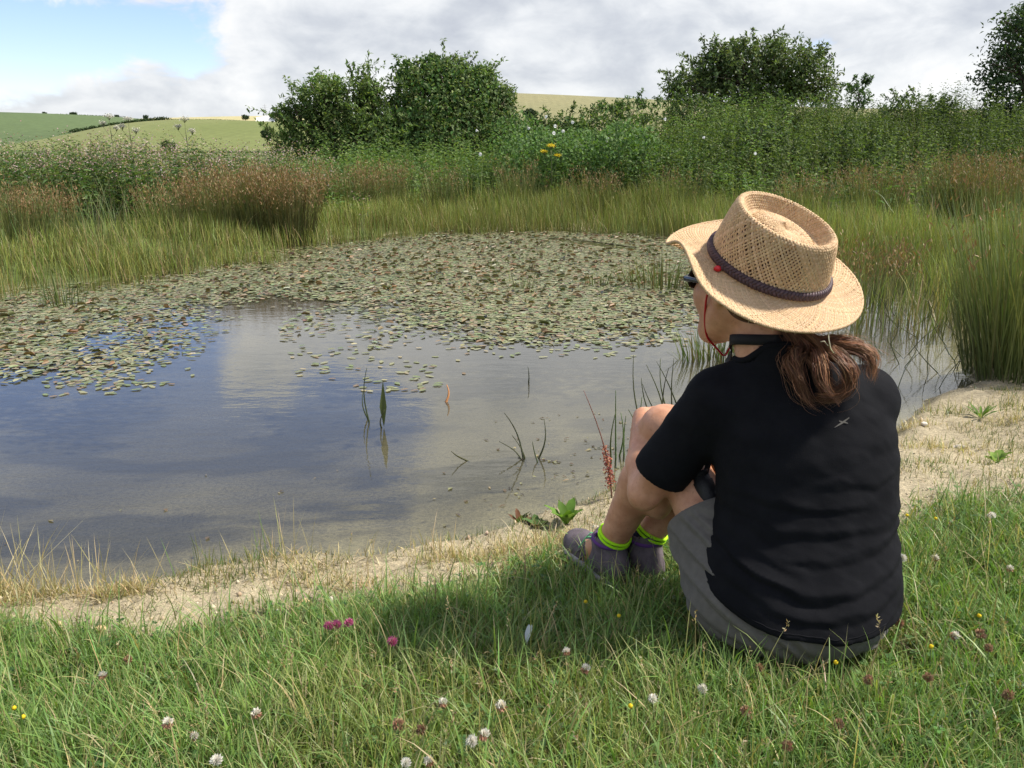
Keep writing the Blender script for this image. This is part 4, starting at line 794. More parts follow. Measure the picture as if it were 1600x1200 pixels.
# yellow medick dots
g = G(); ellipsoid(g, (0, 0, 0), (.0042, .0042, .0038), (.75, .58, .03), 8, 5, nz=.08); YM = g.mesh('flower_head', M_petal)
for px, py in [(967, 962), (985, 1103), (1417, 805), (1530, 962), (1455, 1010), (1306, 1035), (22, 1106), (36, 1120), (915, 940), (1462, 810)]:
    p0 = at_z(px, py, .2)
    for _ in range(4): p0 = at_z(px, py, float(height(p0[0], p0[1])) + .07)
    t = empty('medick_flower', p0, 'tiny yellow flower dot in the turf', 'flower', 'tiny yellow flowers in the turf'); obj('flower_head', YM, t); obj('stem', STEMM, t)
# feather
p0 = at_z(823, 1005, .2)
for _ in range(4): p0 = at_z(823, 1005, float(height(p0[0], p0[1])) + .05)
t = empty('feather', p0, 'small pale grey feather standing in the grass at centre', 'feather'); g = G(); u = np.linspace(0, 1, 9)
ww = .0065 * np.sin(np.clip(u, .02, 1) * math.pi * .9) ** .6
for sgn in (-1, 1):
    V = np.stack([np.column_stack([0 * u + .004 * u ** 2, -.001 + 0 * u, u * .036]), np.column_stack([sgn * ww + .004 * u ** 2, .001 + 0 * u, u * .036 + .003 + rng.normal(0, .0006, 9)])], 1).reshape(-1, 3)
    g.add(V, None, [[2 * k, 2 * k + 1, 2 * k + 3, 2 * k + 2] for k in range(8)], (.62, .66, .70))
obj('vane', g.mesh('vane', M_petal), t); g = G(); tube(g, [(0, -.002, -.014), (.0, -.0015, .01), (.004, -.001, .036)], [.0007, .0006, .0002], 4, (.7, .7, .66)); obj('quill', g.mesh('quill', M_petal), t); t.rotation_euler = (-.1, .12, .2)

# broad-leaved plants by the water
def leafy(name, label, px, py, n, L, W, cols, cat, up=.8, zoff=0.0, group=None, ru=.9):
    p0 = at_z(px, py, .05); p0[2] = max(float(height(p0[0], p0[1])), 0) + zoff; t = empty(name, p0, label, cat, group)
    for k in range(n):
        az = k * 2.4 + rng.normal(0, .3); l = L * rng.uniform(.65, 1.1); ww = W * rng.uniform(.7, 1.1); d = np.array([math.cos(az) * ru, math.sin(az) * ru, up * rng.uniform(.6, 1.4)]); d /= np.linalg.norm(d)
        u = np.linspace(0, 1, 9); ctr = np.outer(u, d) * l - np.outer(u ** 2.2, [0, 0, l * .22]); sdv = nrm(np.cross(d, [0, 0, 1.0])); prof = ww * .5 * np.where(u < .22, .10 + .2 * u, np.sin(np.clip((u - .12) / .88, 0, 1) ** .75 * math.pi) ** .8); wav = np.sin(u * 15 + k) * ww * .09
        up_ = np.cross(sdv, d); g = G(); Vl = ctr - sdv * prof[:, None] + up_ * (prof * .35 + wav)[:, None]; Vr = ctr + sdv * prof[:, None] + up_ * (prof * .35 - wav)[:, None]
        V = np.stack([Vl, ctr, Vr], 1).reshape(-1, 3); q = [[3 * i_, 3 * i_ + 1, 3 * i_ + 4, 3 * i_ + 3] for i_ in range(8)] + [[3 * i_ + 1, 3 * i_ + 2, 3 * i_ + 5, 3 * i_ + 4] for i_ in range(8)]
        g.add(V, None, q, jit(cols[rng.integers(0, len(cols))], 1, .12)[0]); obj('leaf', g.mesh('leaf', M_leaf, True), t)
    return t
leafy('dock_plant', 'bright green dock plant at the water edge left of the shin', 885, 818, 11, .10, .030, [(.11, .21, .035), (.14, .26, .05)], 'dock', 1.3)
leafy('dock_plant', 'low brownish leafy plant in the wet mud left of the dock', 838, 822, 14, .055, .024, [(.09, .12, .035), (.13, .10, .05), (.08, .14, .04)], 'weed', .6)
leafy('dock_plant', 'reddish-stemmed leafy weed in the shallow water', 812, 800, 9, .065, .018, [(.12, .08, .04), (.10, .13, .04), (.16, .07, .04)], 'weed', 1.4)
leafy('dock_plant', 'bright broad-leaved weed at the right turf edge', 1555, 735, 5, .075, .035, [(.20, .30, .06), (.17, .27, .06)], 'weed', .9)
leafy('dock_plant', 'bright grassy tuft on the soil below the rush clump', 1532, 655, 12, .10, .012, [(.13, .22, .04), (.10, .17, .04)], 'weed', 1.0)
p0 = at_z(957, 790, .03); t = empty('dock_stalk', p0, 'reddish dock seed stalk leaning left of the shin', 'dock', None)
tp = at_y(912, 610, p0[1]) - p0; g = G(); u = np.linspace(0, 1, 9)[:, None]; P = tp * u + np.array([.02, 0, 0]) * np.sin(u * math.pi); tube(g, P, np.linspace(.003, .001, 9), 4, (.20, .09, .07)); obj('stem', g.mesh('stem', M_reed), t)
g = G(); n = 330; uu = rng.beta(2.2, 3, n) * .42 + .16; C = tp * uu[:, None] + np.array([.02, 0, 0]) * np.sin(uu * math.pi)[:, None] + rng.normal(0, 1, (n, 3)) * [.008, .008, .006] * (1.3 - uu[:, None] * 1.5); leaves(g, C, rng.normal(0, 1, (n, 3)), rng.normal(0, 1, (n, 3)), .008, .006, pick([(.40, .12, .10), (.32, .10, .07), (.45, .22, .12)], n)); obj('seeds', g.mesh('seeds', M_petal), t, kind='stuff')
# litter floating in the shallows
g = G(); n = 240; P = sample(n, -1.6, 1.2, 2.0, 4.2, lambda x, y: sstep(-.02, -.08, shore(x, y)) * sstep(-.9, -.1, shore(x, y)) * (.1 + sstep(-.3, .3, x))); P3 = np.column_stack([P, np.full(n, .003)])
leaves(g, P3, np.column_stack([rng.normal(0, 1, (n, 2)), np.zeros(n)]), np.array([0, 0, 1.0]) + rng.normal(0, .1, (n, 3)), rng.uniform(.008, .035, n), rng.uniform(.004, .016, n), pick([(.10, .07, .04), (.25, .20, .11), (.18, .17, .08), (.06, .05, .035)], n)); o = obj('floating_litter', g.mesh('floating_litter', M_pad)); tag(o, 'scraps of dead leaf floating in the shallows', 'leaf litter', None, 'stuff')
# ------------------------------------------------------------------ the seated woman
def project(p):
    p = np.asarray(p, float); d = p - [0, 0, CAMZ]; t = d[..., 1] * CP - d[..., 2] * SP
    return 800 + FPX * d[..., 0] / t, 600 - FPX * (d[..., 2] * CP + d[..., 1] * SP) / t
class Field:
    """signed distance field sampled on a grid, meshed with surface nets"""
    def __init__(s, lo, hi, h):
        s.lo, s.h = np.array(lo, float), h; s.n = np.ceil((np.array(hi) - lo) / h).astype(int) + 1
        s.ax = [s.lo[k] + np.arange(s.n[k]) * h for k in range(3)]; s.d = np.full(s.n, .5, np.float32)
    def sub(s, lo, hi):
        i0 = np.clip(np.floor((np.array(lo) - s.lo) / s.h).astype(int), 0, s.n - 1); i1 = np.clip(np.ceil((np.array(hi) - s.lo) / s.h).astype(int) + 1, 1, s.n)
        sl = tuple(slice(a, c) for a, c in zip(i0, i1)); return sl, np.stack(np.meshgrid(*[s.ax[k][sl[k]] for k in range(3)], indexing='ij'), -1)
    def put(s, fn, lo, hi, k=.02, mode='add', mg=.06):
        sl, P = s.sub(np.array(lo) - mg - k, np.array(hi) + mg + k)
        if 0 in P.shape: return s
        v = fn(P); d = s.d[sl]
        if mode == 'add': h_ = np.clip(.5 + .5 * (d - v) / k, 0, 1); s.d[sl] = v * h_ + d * (1 - h_) - k * h_ * (1 - h_)
        else:
            v = -v; h_ = np.clip(.5 - .5 * (d - v) / k, 0, 1); s.d[sl] = v * h_ + d * (1 - h_) + k * h_ * (1 - h_)
        return s
    def cone(s, a, c, ra, rc, k=.02, mode='add'):
        a, c = np.array(a, float), np.array(c, float); e = c - a
        def fn(P):
            q = P - a; t = np.clip(q @ e / (e @ e), 0, 1); return np.linalg.norm(q - t[..., None] * e, axis=-1) - (ra + (rc - ra) * t)
        r = max(ra, rc); return s.put(fn, np.minimum(a, c) - r, np.maximum(a, c) + r, k, mode)
    def ell(s, c, r, k=.02, M=None, mode='add'):
        c, r = np.array(c, float), np.array(r, float)
        def fn(P):
            q = P - c
            if M is not None: q = q @ M
            k0 = np.linalg.norm(q / r, axis=-1); k1 = np.linalg.norm(q / r ** 2, axis=-1); return k0 * (k0 - 1) / np.maximum(k1, 1e-6)
        m = r.max(); return s.put(fn, c - m, c + m, k, mode)
    def loft(s, rings, k=.02, shrink=0.0, e=2.3):
        rg = np.array(rings, float); zs = rg[:, 0]
        def fn(P):
            z = P[..., 2]; cx, cy_, rx, ry = (np.interp(z, zs, rg[:, q]) for q in (1, 2, 3, 4)); rx = rx - shrink; ry = ry - shrink
            q = (np.abs((P[..., 0] - cx) / rx) ** e + np.abs((P[..., 1] - cy_) / ry) ** e) ** (1 / e)
            return np.maximum((q - 1) * np.minimum(rx, ry), np.maximum(zs[0] - z, z - zs[-1]))
        lo = [(rg[:, 1] - rg[:, 3]).min(), (rg[:, 2] - rg[:, 4]).min(), zs[0]]; hi = [(rg[:, 1] + rg[:, 3]).max(), (rg[:, 2] + rg[:, 4]).max(), zs[-1]]
        return s.put(fn, lo, hi, k)
    def cut(s, fn, k=.006):
        P = np.stack(np.meshgrid(*s.ax, indexing='ij'), -1); v = fn(P); h_ = np.clip(.5 - .5 * (s.d - v) / k, 0, 1); s.d = v * h_ + s.d * (1 - h_) + k * h_ * (1 - h_); return s
    def nets(s, smooth=2):
        d = s.d; ins = d < 0; n = np.array(d.shape); acc = np.zeros((*(n - 1), 3), np.float32); cnt = np.zeros(n - 1, np.float32); quads = []
        cells = np.arange(np.prod(n - 1)).reshape(n - 1)
        for a in range(3):
            o1, o2 = [q for q in range(3) if q != a]
            s0 = [slice(None)] * 3; s1 = [slice(None)] * 3; s0[a] = slice(0, -1); s1[a] = slice(1, None)
            d0, d1 = d[tuple(s0)], d[tuple(s1)]; cr = ins[tuple(s0)] != ins[tuple(s1)]
            idx = np.argwhere(cr); t = (d0 / np.where(cr, d0 - d1, 1))[cr]; pos = idx.astype(float); pos[:, a] += t
            for p_ in (0, 1):
                for q_ in (0, 1):
                    ci = idx.copy(); ci[:, o1] -= p_; ci[:, o2] -= q_; ok = ((ci >= 0) & (ci < n - 1)).all(1)
                    np.add.at(acc, tuple(ci[ok].T), pos[ok]); np.add.at(cnt, tuple(ci[ok].T), 1)
            ok = (idx[:, o1] > 0) & (idx[:, o2] > 0) & (idx[:, o1] < n[o1] - 1) & (idx[:, o2] < n[o2] - 1); id2 = idx[ok]
            def cid(p_, q_):
                ci = id2.copy(); ci[:, o1] -= p_; ci[:, o2] -= q_; return cells[tuple(ci.T)]
            q4 = np.stack([cid(1, 1), cid(0, 1), cid(0, 0), cid(1, 0)], 1); fl = ins[tuple(id2.T)]
            if a == 1: fl = ~fl
            quads.append(np.where(fl[:, None], q4, q4[:, ::-1]))
        Q = np.concatenate(quads); used = np.unique(Q); mp = np.zeros(cells.size, int); mp[used] = np.arange(len(used)); Q = mp[Q]
        V = acc.reshape(-1, 3)[used] / np.maximum(cnt.ravel()[used], 1)[:, None]; V = s.lo + V * s.h
        for _ in range(smooth):
            sm = np.zeros_like(V); c = np.zeros(len(V))
            for k in range(4):
                np.add.at(sm, Q[:, k], V[Q[:, (k + 1) % 4]]); np.add.at(sm, Q[:, (k + 1) % 4], V[Q[:, k]]); np.add.at(c, Q[:, k], 1); np.add.at(c, Q[:, (k + 1) % 4], 1)
            V = V * .5 + .5 * sm / np.maximum(c, 1)[:, None]
        return V, Q
def vnormals(V, Q):
    fn = np.cross(V[Q[:, 2]] - V[Q[:, 0]], V[Q[:, 3]] - V[Q[:, 1]]); N = np.zeros_like(V)
    for k in range(4): np.add.at(N, Q[:, k], fn)
    return nrm(N)
def v3(*a): return np.array(a, float)
GZ = .18
woman = empty('person', (.56, 1.54, GZ), 'woman in straw hat, black T-shirt and grey shorts sitting on the grass, seen from behind', 'person')
def child(name, me, parent=None, kind=None):
    par = parent or woman; o = obj(name, me, par, kind=kind)
    o.matrix_parent_inverse = Matrix.Identity(4)
    if parent is None: o.location = -Vector(woman.location)
    return o
# joints
HIPL, KNEL, ANKL = v3(.445, 1.55, .285), v3(.345, 1.80, .528), v3(.240, 1.93, .185)
HIPR, KNER, ANKR = v3(.665, 1.56, .285), v3(.50, 1.88, .56), v3(.328, 1.945, .185)
SHL, ELL, WRL = v3(.408, 1.625, .648), v3(.284, 1.705, .422), v3(.303, 1.885, .530)
SHR, ELR, WRR = v3(.697, 1.63, .648), v3(.752, 1.80, .455), v3(.565, 1.885, .625)
HC0 = v3(.452, 1.668, .868); F = nrm(v3(-.54, .84, 0)); Lf = v3(-F[1], F[0], 0); U = v3(0, 0, 1)
def hd(f, l, u): return HC0 + F * f + Lf * l + U * u
RINGS = [(.19, .561, 1.528, .196, .172), (.25, .562, 1.532, .200, .172), (.31, .563, 1.543, .198, .160), (.375, .568, 1.555, .188, .142), (.42, .573, 1.563, .177, .130), (.462, .578, 1.571, .172, .124), (.512, .577, 1.581, .176, .120),
         (.56, .574, 1.590, .179, .117), (.61, .568, 1.598, .174, .110), (.65, .562, 1.604, .158, .100), (.69, .552, 1.608, .128, .086), (.72, .540, 1.610, .098, .075), (.775, .515, 1.615, .066, .066)]
# hat surface (the head stays inside it)
HB = v3(.4877, 1.640, .908); f0 = v3(-math.sin(.993), math.cos(.993), 0); tl, ro, HSC = .384, -.278, 1.031
FH = f0 * math.cos(tl) + U * math.sin(tl); UH0 = -f0 * math.sin(tl) + U * math.cos(tl); LH0 = np.cross(UH0, FH); LH = LH0 * math.cos(ro) + UH0 * math.sin(ro); UH = UH0 * math.cos(ro) - LH0 * math.sin(ro)
PR = np.array([(0, .090), (.02, .090), (.040, .088), (.054, .083), (.062, .078), (.070, .080), (.080, .094), (.086, .1035), (.0915, .1055), (.096, .100), (.1005, .083), (.105, .060), (.109, .035), (.1125, .012), (.1147, .001), (.119, -.003), (.130, -.004), (.148, -.003), (.167, .001), (.184, .006)])
ds = np.concatenate([[0], np.cumsum(np.linalg.norm(np.diff(PR, axis=0), axis=1))]); SB = ds[14] / ds[-1]; SM = ds[4] / ds[-1]
def hat(s, th):
    s = np.asarray(s, float); th = np.asarray(th, float); q = s * ds[-1]; r = np.interp(q, ds, PR[:, 0]); c = np.interp(q, ds, PR[:, 1])
    w_ = np.clip((r - .1147) / .0693, 0, 1.3); eb = np.interp(r, [0, .09, .1147, .130, .184], [.74, .745, .808, .86, .988]); fa = np.cos(th); fb = np.sin(th); t1 = np.mod(th + math.pi, 2 * math.pi) - math.pi
    a = r * fa * (1 + .06 * w_ * np.maximum(fa, 0) ** 2); bb_ = r * fb * eb
    crown = np.clip((.1147 - r) / .02, 0, 1); c = c + .0066 * crown * fa
    c = c + w_ ** 1.7 * (-.006 * fb ** 2 - .0288 * np.maximum(fa, 0) ** 3 + .0526 * np.exp(-((t1 - .85) / .35) ** 2) - .0159 * np.maximum(-fa, 0)) + .0015 * w_ * np.sin(5 * th + 1)
    return HB + HSC * (a[..., None] * FH + bb_[..., None] * LH + c[..., None] * UH)
def hatn(s, th):
    e = .002; t1 = hat(np.clip(s + e, 0, 1), th) - hat(np.clip(s - e, 0, 1), th); t2 = hat(s, th + e) - hat(s, th - e); return nrm(np.cross(t2, t1)) * -1
def inhat(P):
    q = (P - HB) / HSC; a, b_, c = q @ FH, q @ LH, q @ UH; return np.where(c > -.012, np.maximum(np.sqrt((a / .100) ** 2 + (b_ / .080) ** 2) * .085 - .085, c - .072), -.05)
# --- body (skin)
f = Field((.18, 1.34, .10), (.84, 2.05, 1.02), .0064)
f.loft([q for q in RINGS if .3 < q[0] < .70], .02, .022); f.ell((.56, 1.545, .290), (.14, .11, .075), .03)
f.cone((.50, 1.605, .70), hd(-.03, 0, -.03), .056, .052, .03)
f.cone((.54, 1.61, .675), SHL + [.02, 0, -.005], .040, .040, .03); f.cone((.57, 1.61, .675), SHR - [.02, 0, .005], .040, .040, .03)
Mh = np.stack([F, Lf, U], 1)
f.ell(hd(-.012, 0, .035), (.096, .076, .092), .03, Mh); f.ell(hd(.03, 0, -.035), (.062, .060, .078), .03, Mh)
f.cone(hd(.070, .010, -.098), hd(.070, -.010, -.098), .021, .021, .03)
for s_ in (-1, 1):
    f.cone(hd(.005, s_ * .050, -.050), hd(.060, s_ * .018, -.098), .022, .016, .03); f.ell(hd(.060, s_ * .034, -.022), (.026, .026, .026), .03, Mh)
    f.cone(hd(.082, s_ * .012, .026), hd(.072, s_ * .045, .028), .013, .010, .015); f.ell(hd(-.008, s_ * .077, -.002), (.019, .008, .031), .008, Mh); f.ell(hd(-.004, s_ * .086, .0), (.010, .006, .018), .006, Mh, 'sub')
    f.ell(hd(.083, s_ * .031, .008), (.012, .016, .010), .008, Mh, 'sub'); f.ell(hd(.076, s_ * .031, .008), (.012, .013, .012), .004, Mh)
f.cone(hd(.088, 0, .014), hd(.108, 0, -.022), .008, .011, .012); f.cone(hd(.096, .011, -.026), hd(.096, -.011, -.026), .008, .008, .008)
f.cone(hd(.089, .016, -.056), hd(.089, -.016, -.056), .0075, .0075, .008); f.cone(hd(.086, .014, -.067), hd(.086, -.014, -.067), .008, .008, .008)
def limb(a, m_, c, r, bulge=None):
    f.cone(a, m_, r[0], r[1], .03); f.cone(m_, c, r[1], r[2], .018)
limb(HIPL, KNEL, KNEL + (ANKL - KNEL) * .45, (.064, .050, .047)); f.cone(KNEL + (ANKL - KNEL) * .42, ANKL, .050, .033, .02); f.cone(ANKL, ANKL + [-.05, .06, -.045], .033, .030, .02)
f.ell(KNEL + (ANKL - KNEL) * .33 + [.028, -.022, -.01], (.040, .040, .10), .04); f.ell(KNEL + [-.012, .012, .004], (.042, .042, .042), .03)
limb(HIPR, KNER, KNER + (ANKR - KNER) * .45, (.066, .050, .047)); f.cone(KNER + (ANKR - KNER) * .42, ANKR, .050, .033, .02); f.cone(ANKR, ANKR + [-.05, .06, -.045], .033, .030, .02)
f.ell(KNER + (ANKR - KNER) * .33 + [.03, -.02, -.01], (.040, .040, .10), .04)
for (S_, E_, W_, hx) in ((SHL, ELL, WRL, v3(.80, .55, .05)), (SHR, ELR, WRR, v3(-.86, -.05, -.35))):
    f.cone(S_, E_, .048, .036, .02); f.ell(E_ + (E_ - W_) * .06 + (E_ - S_) * .03, (.022, .022, .022), .022); f.cone(E_, E_ + (W_ - E_) * .35, .035, .039, .012); f.cone(E_ + (W_ - E_) * .35, W_, .039, .026, .015)
    hx = nrm(hx); sdv = nrm(np.cross(hx, U)); upv = np.cross(sdv, hx); pc = W_ + hx * .045
    f.ell(pc, (.048, .036, .015), .015, np.stack([hx, sdv, upv], 1))
    for q, ln in enumerate((.070, .080, .076, .060)):
        o_ = pc + hx * .036 + sdv * (q - 1.5) * .0185; k1 = o_ + hx * ln * .48 - upv * .010; k2 = k1 + hx * ln * .24 - upv * ln * .26; f.cone(o_, k1, .0088, .0082, .005); f.cone(k1, k2, .0082, .0070, .004)
    o_ = pc - hx * .018 - sdv * .030; f.cone(o_, o_ + hx * .03 - sdv * .022 - upv * .008, .0105, .0092, .006); f.cone(o_ + hx * .03 - sdv * .022 - upv * .008, o_ + hx * .058 - sdv * .024 - upv * .016, .0092, .0078, .004)
f.cut(inhat, .01)
V, Q = f.nets(2)
m, b = newmat('skin'); tcn = b.n('ShaderNodeTexCoord').outputs['Object']
n_ = b.noise(tcn, 26, 5); n4 = b.noise(tcn, 160, 3)
c = b.mix(b.ss(n_, .30, .70), (.43, .205, .115, 1), (.58, .31, .195, 1)); c = b.mix(b.ss(b.noise(tcn, 11, 3), .5, .7, 0, .4), c, (.52, .225, .14, 1)); c = b.mix(b.ss(n4, .60, .70, 0, .5), c, (.34, .15, .085, 1))
p = principled(b, c, .48, .4, Subsurface_Weight=.12, Subsurface_Scale=.006); p.inputs['Subsurface Radius'].default_value = (1, .35, .2)
bn = b.n('ShaderNodeBump'); bn.inputs['Strength'].default_value = .5; bn.inputs['Distance'].default_value = .0025; b.L.new(b.m('ADD', b.m('MULTIPLY', b.noise(tcn, 420, 3), .4), b.noise(tcn, 55, 4)), bn.inputs['Height']); b.L.new(bn.outputs[0], p.inputs['Normal']); out(b, p.outputs[0])
child('body', mesh('body', V, [Q], None, True, m))
# --- T-shirt
f = Field((.25, 1.34, .18), (.82, 1.86, .80), .005)
f.loft(RINGS, .02, 0.0)
f.cone((.515, 1.612, .700), SHL + [.004, 0, .004], .052, .061, .035); f.cone((.585, 1.612, .700), SHR - [.004, 0, -.004], .052, .060, .035)
AL = nrm(ELL - SHL); AR = nrm(ELR - SHR)
f.cone(SHL, SHL + AL * .24, .062, .060, .022); f.cone(SHR, SHR + AR * .24, .062, .058, .022)
eL, eR = SHL + AL * .215, SHR + AR * .205
nL = nrm(AL + v3(.10, -.12, .10))
def armcut(P):
    q = np.linalg.norm(np.cross(P - SHL, AL), axis=-1); v1 = np.where((P - SHL) @ AL > .10, np.maximum((P - eL) @ nL, q - .12 + 0 * q), -1.0); v1 = np.where(q < .085, v1, -1.0)
    q2 = np.linalg.norm(np.cross(P - SHR, AR), axis=-1); v2 = np.where(((P - SHR) @ AR > .10) & (q2 < .085), (P - eR) @ AR, -1.0); return np.maximum(v1, v2)
f.cut(armcut, .004)
f.cone(eL - AL * .045, eL + AL * .06, .046, .053, .004, 'sub'); f.cone(eR - AR * .045, eR + AR * .06, .045, .051, .004, 'sub')
f.cone((.493, 1.622, .752), (.455, 1.66, .85), .058, .062, .008, 'sub')
f.cut(lambda P: (.262 + .38 * np.clip(.50 - P[..., 0], 0, 1) + .25 * np.clip(P[..., 0] - .66, 0, 1) + .35 * np.clip(P[..., 1] - 1.56, 0, 1)) - P[..., 2] + .004 * np.sin(P[..., 0] * 40), .006)
V, Q = f.nets(2); N = vnormals(V, Q)
x, y, z = V.T; dsp = 0 * x; xr = x - .57
def fold(t): return np.exp(-np.abs(t) ** 1.35) - .85 * np.exp(-np.abs((t + 1.15) / .6) ** 1.3)
for z0, sl, cu, wd, A, xa, xb in [(.352, -.03, 1.6, .016, .0075, .38, .78), (.300, -.02, 2.0, .015, .0060, .38, .78), (.405, .07, .9, .014, .0050, .50, .80), (.448, .02, .8, .018, .0062, .42, .80), (.49, -.05, .5, .016, .0034, .42, .70), (.265, .03, 1.4, .013, .0036, .45, .74), (.530, .09, .4, .02, .003, .55, .80), (.375, -.16, 1.2, .011, .0035, .36, .52), (.425, -.28, 0, .012, .0034, .38, .52), (.58, .12, 0, .024, .002, .45, .76)]:
    t = (z - z0 - sl * xr - cu * xr ** 2 * 1.0 - .022 * (vnoise(x, z, 13, z0 * 40) - .5) - .008 * (vnoise(x, z, 40, z0 * 17) - .5)) / (wd * (.45 + .7 * vnoise(x, z * 0, 9, z0 * 71)))
    win = sstep(xa - .03, xa + .06, x) * sstep(xb + .03, xb - .06, x); dsp += A * fold(t) * win * (.15 + 1.3 * vnoise(x, z * 0 + 3, 9, z0 * 91)) * .8
arm = sstep(.47, .40, x) * (z > .4); ta = (V - SHL) @ AL
dsp += arm * .0032 * np.sin(ta * 70 + 5 * vnoise(x, y, 22)) * (vnoise(y, z, 18, 7) - .2)
dsp += .006 * (fbm(x * 1.0 + y * .4, z, 9, 3, 3) - .5) + .0034 * (fbm(x + y + z * .9, z * 1.2, 26, 3, 8) - .5)
pin = sstep(.0, .012, np.abs(z - (.24 + .42 * np.clip(.50 - x, 0, 1)))) ; V = V + N * (dsp * np.where(z < .27, .6, 1))[:, None]
m, b = newmat('black_cotton'); tcn = b.n('ShaderNodeTexCoord').outputs['Object']
c = b.mix(b.ss(b.noise(tcn, 18, 4), .35, .7), (.0050, .0053, .0072, 1), (.0075, .0078, .010, 1)); p = principled(b, c, .88, .12)
bn = b.n('ShaderNodeBump'); bn.inputs['Strength'].default_value = .35; bn.inputs['Distance'].default_value = .0012
b.L.new(b.m('ADD', b.noise(b.vm('MULTIPLY', tcn, (1, 1, .5)), 900, 2), b.m('MULTIPLY', b.noise(tcn, 60, 3), 1.2)), bn.inputs['Height']); b.L.new(bn.outputs[0], p.inputs['Normal']); out(b, p.outputs[0])
M_shirt = m
shirt = child('t_shirt', mesh('t_shirt', V, [Q], None, True, m))
from mathutils.bvhtree import BVHTree
bvh = BVHTree.FromPolygons([Vector(v) for v in V], [tuple(int(k) for k in q) for q in Q])
def onshirt(px, py, off=.0016):
    d = Vector(ray(px, py)).normalized(); h, nn, _, _ = bvh.ray_cast(Vector((0, 0, CAMZ)), d); return np.array(h - d * off)
# pale mark on the back: a small stroke with two swept wings
g = G()
def strip(pa, pb, wa, wb, n=6):
    pa, pb = np.array(pa, float), np.array(pb, float); d = pb - pa; nn = np.array([-d[1], d[0]]) / np.linalg.norm(d); V = []
    for k in range(n + 1):
        t = k / n; c = pa + d * t; ww = (wa + (wb - wa) * t) / 2; V += [onshirt(*(c + nn * ww)), onshirt(*(c - nn * ww))]
    g.add(V, None, [[2 * k, 2 * k + 1, 2 * k + 3, 2 * k + 2] for k in range(n)], (.085, .08, .07))
strip((1304, 668), (1316, 660.5), .8, 3.2); strip((1316, 660.5), (1327, 652.5), 3.0, 1.6); strip((1311, 657.5), (1318, 660), 1.2, 2.4); strip((1318, 659), (1325, 661.5), 3.0, 1.2)
child('printed_emblem', g.mesh('printed_emblem', vcolmat('emblem_print', .6, .3)), shirt)
# collar rib and hem seams
ca = v3(.485, 1.628, 0); ph_ = np.arctan2(V[:, 1] - ca[1], V[:, 0] - ca[0]); nkp = []
for k in range(36):
    a0 = -math.pi + k * math.pi / 18; sel = np.abs(np.mod(ph_ - a0 + math.pi, 2 * math.pi) - math.pi) < .12; sel &= np.hypot(V[:, 0] - ca[0], V[:, 1] - ca[1]) < .12; q = V[sel]; nkp.append(q[np.argmax(q[:, 2])])
nkp = np.array(nkp); 
for _ in range(4): nkp = .5 * nkp + .25 * np.roll(nkp, 1, 0) + .25 * np.roll(nkp, -1, 0)
g = G(); tube(g, np.concatenate([nkp, nkp[:1]]), .0075, 8, cap=False); child('collar', g.mesh('collar', M_shirt, True), shirt)
g = G()
hs = []
for t in np.linspace(0, 1, 40):
    px_ = 1105 + 280 * t; best_ = None
    for py_ in np.arange(1030, 880, -1.5):
        d_ = Vector(ray(px_, py_)).normalized(); h_, n_, _, _ = bvh.ray_cast(Vector((0, 0, CAMZ)), d_)
        if h_ is not None: best_ = py_; break
    if best_: hs.append(onshirt(px_, best_ - 9, -.0002))
if len(hs) > 4: tube(g, hs, .0012, 5)
child('hem_seam', g.mesh('hem_seam', M_shirt, True), shirt)
# --- shorts
f = Field((.30, 1.34, .15), (.84, 1.90, .52), .0055)
f.ell((.56, 1.532, .262), (.184, .156, .098), .03); f.cone(HIPL + [.012, 0, 0], HIPL + (KNEL - HIPL) * .62, .108, .078, .045); f.cone(HIPR - [.02, 0, 0], HIPR + (KNER - HIPR) * .62, .104, .074, .045)
f.loft([(.22, .56, 1.54, .172, .135), (.36, .566, 1.56, .150, .100)], .02)
TL, TR = nrm(KNEL - HIPL), nrm(KNER - HIPR); hL, hR = HIPL + (KNEL - HIPL) * .44, HIPR + (KNER - HIPR) * .44
def legcut(P):
    a1 = np.where(np.linalg.norm(np.cross(P - HIPL, TL), axis=-1) < .115, (P - hL) @ TL, -1.0); a2 = np.where(np.linalg.norm(np.cross(P - HIPR, TR), axis=-1) < .115, (P - hR) @ TR, -1.0); return np.maximum(np.where(P[..., 0] < .55, a1, -1.0), np.where(P[..., 0] >= .55, a2, -1.0))
f.cut(legcut, .004); f.cone(hL - TL * .012, hL + TL * .05, .062, .068, .004, 'sub'); f.cone(hR - TR * .012, hR + TR * .05, .062, .068, .004, 'sub')
f.cut(lambda P: (GZ - .012) - P[..., 2], .03)
V, Q = f.nets(2); N = vnormals(V, Q); x, y, z = V.T
u1 = (V - HIPL) @ TL; ang = np.arctan2(z - .30, x - .45)
dsp = .006 * (fbm(x + y, z, 10, 3, 31) - .5)
for z0, sl, wd, A in [(.265, -.55, .010, .0055), (.300, -.75, .010, .0055), (.335, -.85, .011, .005), (.235, -.40, .009, .004), (.375, -.7, .010, .0045), (.215, -.25, .008, .003), (.42, -.35, .012, .0035)]:
    dsp += 1.5 * A * fold((z - z0 - sl * (x - .44) + .012 * (vnoise(x, z, 20, z0 * 31) - .5)) / wd) * sstep(.62, .50, x)
dsp += .003 * np.sin((z + (x - .6) * .35) * 260) * sstep(.58, .66, x) * vnoise(x, z, 14)
dsp *= sstep(.0, .03, np.abs((V - hL) @ TL) + (x > .52)) * sstep(0, .03, np.abs((V - hR) @ TR) + (x < .56))
V = V + N * dsp[:, None]
M_short = simplemat('grey_shorts', (.105, .097, .086), .75, .25, (700, .25), .10, 60, Sheen_Weight=.1)
